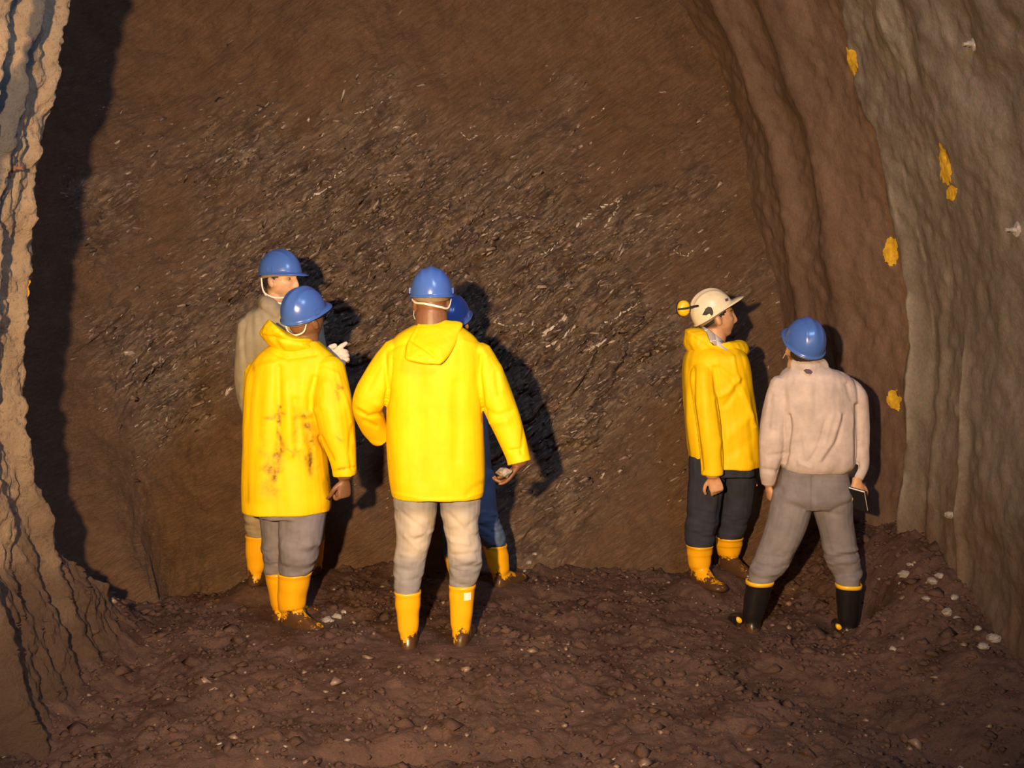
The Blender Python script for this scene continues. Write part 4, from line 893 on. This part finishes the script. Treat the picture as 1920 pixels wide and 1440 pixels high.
mb = E.pillow([(1284, 618), (1300, 614), (1319, 616), (1323, 632), (1340, 648), (1362, 660), (1376, 640), (1394, 640), (1404, 656), (1396, 668), (1366, 672), (1330, 668), (1304, 668), (1290, 660), (1281, 642)], 0, .15, 0)
E.garment('hood', mb, M_COAT, [([(1300, 632), (1330, 655), (1365, 664)], 4, -.010), ([(1284, 640), (1296, 662)], 4, -.006), ([(1292, 622), (1310, 640)], 5, .007), ([(1300, 666), (1340, 664), (1372, 668)], 3, -.008)], (.004, 12, 12), .0048, 3, 52, parent=jE)
# checked shirt collar round the neck
mb = MB(); th = np.linspace(0, 2 * math.pi, 40, endpoint=False); c0, c1 = E.p(1346, 652, -.02), E.p(1340, 630, -.02)
def cr(c, r, ry, sl): return np.stack([c[0] + r * np.cos(th), c[1] + ry * np.sin(th), c[2] - sl * np.cos(th)], -1)
mb.loft([cr(c0, .092, .155, .055), cr(c1, .072, .084, .055), cr(c1, .066, .078, .055), cr(c0, .080, .14, .055)], False, False); E.raw('shirt_collar', mb.V, mb.F, M_PLAID, None, label='grey and white checked shirt collar')
mb = MB(); E.torso(mb, [(850, 1300, 1416, .15), (890, 1300, 1416, .15)], 0); [E.limb(mb, a) for a in tuck(E, lgE)]
E.garment('trousers', mb, M_NAVY, [([(1352, 900), (1350, 960), (1342, 1000)], 4, -.010)], (.007, 8, 5), seed=53, hwr=[(960, 1030, .006, 28, 8)])
E.finish_body(); E.boots(dirt_top=(.07, .085))
# ear muff folded to the back of the helmet, near side
def E_cup(off, parent=E.helmet):
    c = E.p(1282, 578, off); mb = MB(); ax = np.array((.05, -1., .0)); ax = unit(ax); u_ = np.array((1., .05, .0)); v_ = np.array((0, 0, 1.))
    rings = [ell(c + ax * d, u_ * rx_, v_ * rz_, 28, 2.3) for d, rx_, rz_ in ((-.030, .028, .036), (-.024, .034, .044), (-.004, .035, .045), (.010, .032, .041), (.020, .022, .030), (.022, .010, .014))]
    mb.loft(rings); E.raw('ear_muff_cup', mb.V, mb.F, M_YPLA, parent, label='yellow ear muff cup')
    mb = MB(); mb.loft([ell(c + ax * d, u_ * rx_, v_ * rz_, 28, 2.3) for d, rx_, rz_ in ((-.044, .020, .028), (-.040, .034, .044), (-.028, .037, .047), (-.025, .030, .040))]); E.raw('ear_muff_cushion', mb.V, mb.F, M_BLACK, parent)
    mb = MB(); a = c + ax * .024; mb.loft(tube_rings([a + np.array((-.034, .012, -.006)), a + np.array((-.01, .0, -.003)), a + np.array((.02, 0, .002)), a + np.array((.05, .004, .010)), a + np.array((.075, .01, .014))], [.005, .006, .006, .006, .006], (0, 0, 1), .8, 8, 3)); E.raw('ear_muff_arm', mb.V, mb.F, M_BLACK, parent)
E_cup(-.085); 
for sx, yy in ((1, -.012),):
    q = lambda x, y, z: E.HH((x, y, z)); mb = MB()
    out = [(-.072, .074), (-.055, .084), (-.04, .094), (-.022, .096), (-.012, .086), (-.014, .066), (-.024, .048), (-.036, .046), (-.038, .062), (-.06, .064)]
    def on(y, z, d):
        t = math.sqrt(max(.05, 1 - (y / .124) ** 2 - ((z - .04) / .130) ** 2)); return q(.100 * t + d, y, z)
    mb.loft([np.array([on(a, b, -.004) for a, b in out]), np.array([on(a, b, .012) for a, b in out]), np.array([on(a * .9 - .004, b, .014) for a, b in out])]); E.raw('ear_muff_mount', mb.V, mb.F, M_BLACK, E.helmet, False)
    bd = [(.078, .062), (.098, .056), (.104, .068), (.084, .076)]
    mb = MB(); mb.loft([np.array([on(a, b, -.004) for a, b in bd]), np.array([on(a, b, .003) for a, b in bd])]); E.raw('badge', mb.V, mb.F, M_PLUM, E.helmet, False, 'dark badge on the front of the white helmet')

# ------------------------------------------------------------------ G: shirt and black boots at the right
G_ = Person('G', 'person in a pale pinkish grey shirt and grey trousers with black boots, legs apart')
G_.head(1504, 655, 0, 8, 34, 3, M_SKINT)
G_.neck((1512, 705, 0), .056, .07)
G_.strap([(-.088, -.01, .03), (-.082, .0, -.03), (-.07, .03, -.085)], .003)
tG = [(685, 1488, 1544, .075), (692, 1474, 1562, .095), (704, 1462, 1590, .115), (725, 1456, 1602, .13), (770, 1460, 1606, .14), (820, 1463, 1606, .145), (855, 1464, 1605, .148), (872, 1465, 1600, .142), (882, 1468, 1588, .125)]
arG = [[(1468, 718, 0, 25), (1453, 775, 0, 24), (1449, 830, 0, 25), (1442, 878, .01, 19), (1440, 908, .03, 12)], [(1572, 716, .02, 20), (1603, 742, 0, 22), (1611, 785, -.01, 18.5), (1614, 840, -.02, 15.5), (1616, 874, -.04, 13), (1608, 898, -.06, 9.5)]]
lgG = [[(1487, 930, 0, 40), (1470, 995, 0, 37), (1449, 1045, 0, 33), (1430, 1080, 0, 27), (1424, 1100, 0, 23)], [(1558, 930, 0, 40), (1568, 990, 0, 33), (1580, 1045, 0, 31), (1591, 1078, 0, 26), (1591, 1104, 0, 22)]]
skel(G_, None, boot_legs(G_, lgG), tG, arG, .74)
add_hand(G_.body, G_.p(1441, 912, .035), (.25, .1, -1), (-.9, -.3, 0), 1, ((50, 60, 40), (55, 65, 40), (60, 65, 40), (60, 65, 40)), .2, .86, 1.0, 30)
add_hand(G_.body, G_.p(1607, 904, -.065), (.02, -.05, -1), (.1, -1, .1), -1, ((25, 55, 35), (30, 60, 35), (35, 62, 35), (40, 62, 35)), .3, .95, 1.05, 40)
mb = MB(); G_.torso(mb, tG, .05); [G_.limb(mb, a, hollow=.03) for a in arG]
G_.limb(mb, [(1490, 684, -.02, 14), (1515, 690, -.07, 14), (1542, 686, -.02, 14)], ref=(0, 0, 1))
fG = [([(1479, 780), (1481, 800), (1476, 840), (1472, 868)], 4, -.018), ([(1607, 760), (1606, 830), (1607, 875)], 3.5, -.018), ([(1582, 780), (1570, 825), (1545, 865)], 4, -.010), ([(1548, 790), (1535, 840), (1515, 868)], 4, -.009), ([(1575, 780), (1560, 830), (1535, 862)], 5, .009), ([(1560, 780), (1545, 835)], 5, .007),
      ([(1505, 740), (1500, 820), (1505, 865)], 5, -.006), ([(1528, 720), (1530, 780)], 5, -.005), ([(1480, 735), (1485, 780)], 5, .006), ([(1590, 720), (1600, 750)], 4, -.007), ([(1456, 740), (1450, 800)], 5, .006), ([(1440, 855), (1475, 850)], 4, -.007), ([(1445, 740), (1440, 800)], 4, -.005), ([(1430, 880), (1458, 884)], 4, -.008), ([(1475, 715), (1540, 712), (1590, 720)], 4, -.004), ([(1500, 868), (1520, 876)], 4, .007)]
jG = G_.garment('shirt', mb, M_SHIRT, fG, (.007, 10, 4), seed=61, voxel=.005)
mb = MB(); c = G_.p(1515, 697, -.118); mb.loft([np.array([c + np.array((x, d, z)) for x, z in ((-.019, .006), (-.008, .013), (.008, .012), (.02, .0), (.012, -.011), (-.006, -.009))]) for d in (.012, -.006)]); G_.raw('collar_patch', mb.V, mb.F, M_PLUM, jG, False, 'small dark patch below the shirt collar')
mb = MB(); G_.torso(mb, [(866, 1470, 1588, .118), (890, 1464, 1590, .122), (915, 1457, 1594, .132), (932, 1452, 1596, .135), (950, 1484, 1562, .11)], 0); [G_.limb(mb, a) for a in tuck(G_, lgG)]
G_.garment('trousers', mb, M_SLATE, [([(1468, 890), (1587, 892)], 2.5, .004), ([(1524, 895), (1523, 960)], 3, -.008), ([(1470, 905), (1510, 912)], 2.5, -.004), ([(1475, 945), (1505, 955)], 4, -.006), ([(1540, 960), (1575, 965)], 4, -.005), ([(1545, 905), (1590, 905)], 2.5, -.004), ([(1420, 1040), (1470, 1048)], 4, -.007), ([(1555, 1050), (1606, 1040)], 4, -.006)], (.006, 9, 5), seed=62, hwr=[(1030, 1100, .007, 32, 8)])
G_.finish_body(); bG = G_.boots(M_BOOTK, M_YPLA, (.02, .03))
for k, (px, py, Yq) in enumerate(((1386, 1163, 5.13), (1573, 1176, 5.10))):
    c = W(px, py, Yq); mb = MB(); mb.loft([ell(c + np.array((0, d, 0)), np.array((.016 * q, 0, -.004)), np.array((0, 0, .016 * q)), 14) for d, q in ((.03, .7), (.0, 1), (-.006, .7))]); G_.raw('ankle_guard', mb.V, mb.F, M_YPLA, bG[k], label='yellow ankle guard')
mb = MB(); c = G_.p(1597, 882, -.05); mb.loft([ell(c + np.array((0, 0, z)), np.array((.028 * q, 0, 0)), np.array((0, .022 * q, 0)), 20, 4) for z, q in ((.034, .7), (.03, 1), (-.03, 1), (-.036, .8))]); G_.raw('belt_pouch', mb.V, mb.F, M_BLACK, None, label='black belt pouch')
# notebook held in the right hand
nb = bpy.data.objects.new('notebook', None); COL.objects.link(nb); nb.location = G_.p(1609, 936, -.09)
nb['label'] = 'black notebook with a white page edge held in the right hand of the shirted person'; nb['category'] = 'notebook'
def slab(hx, hy, hz): 
    mb = MB(); e = .002; mb.loft([np.array([(-x, -y, z), (x, -y, z), (x, y, z), (-x, y, z)], float) for x, y, z in ((hx - e, hy - e, -hz), (hx, hy, -hz + e), (hx, hy, hz - e), (hx - e, hy - e, hz))]); return mb
for nm, dims, off, m in (('cover', (.0025, .045, .066), -.007, M_BLACK), ('pages', (.005, .043, .064), 0, M_PAPER), ('cover', (.0025, .045, .066), .007, M_BLACK)):
    mb = slab(*dims); V = np.array(mb.V) + np.array((off, 0, 0)); link(nm, mesh(nm, V, mb.F, False), m, nb)
nb.rotation_euler = (math.radians(8), math.radians(-30), math.radians(38))
print('TRIS', sum(len(o.data.loop_triangles) if o.type == 'MESH' and (o.data.calc_loop_triangles() or True) else 0 for o in bpy.data.objects))
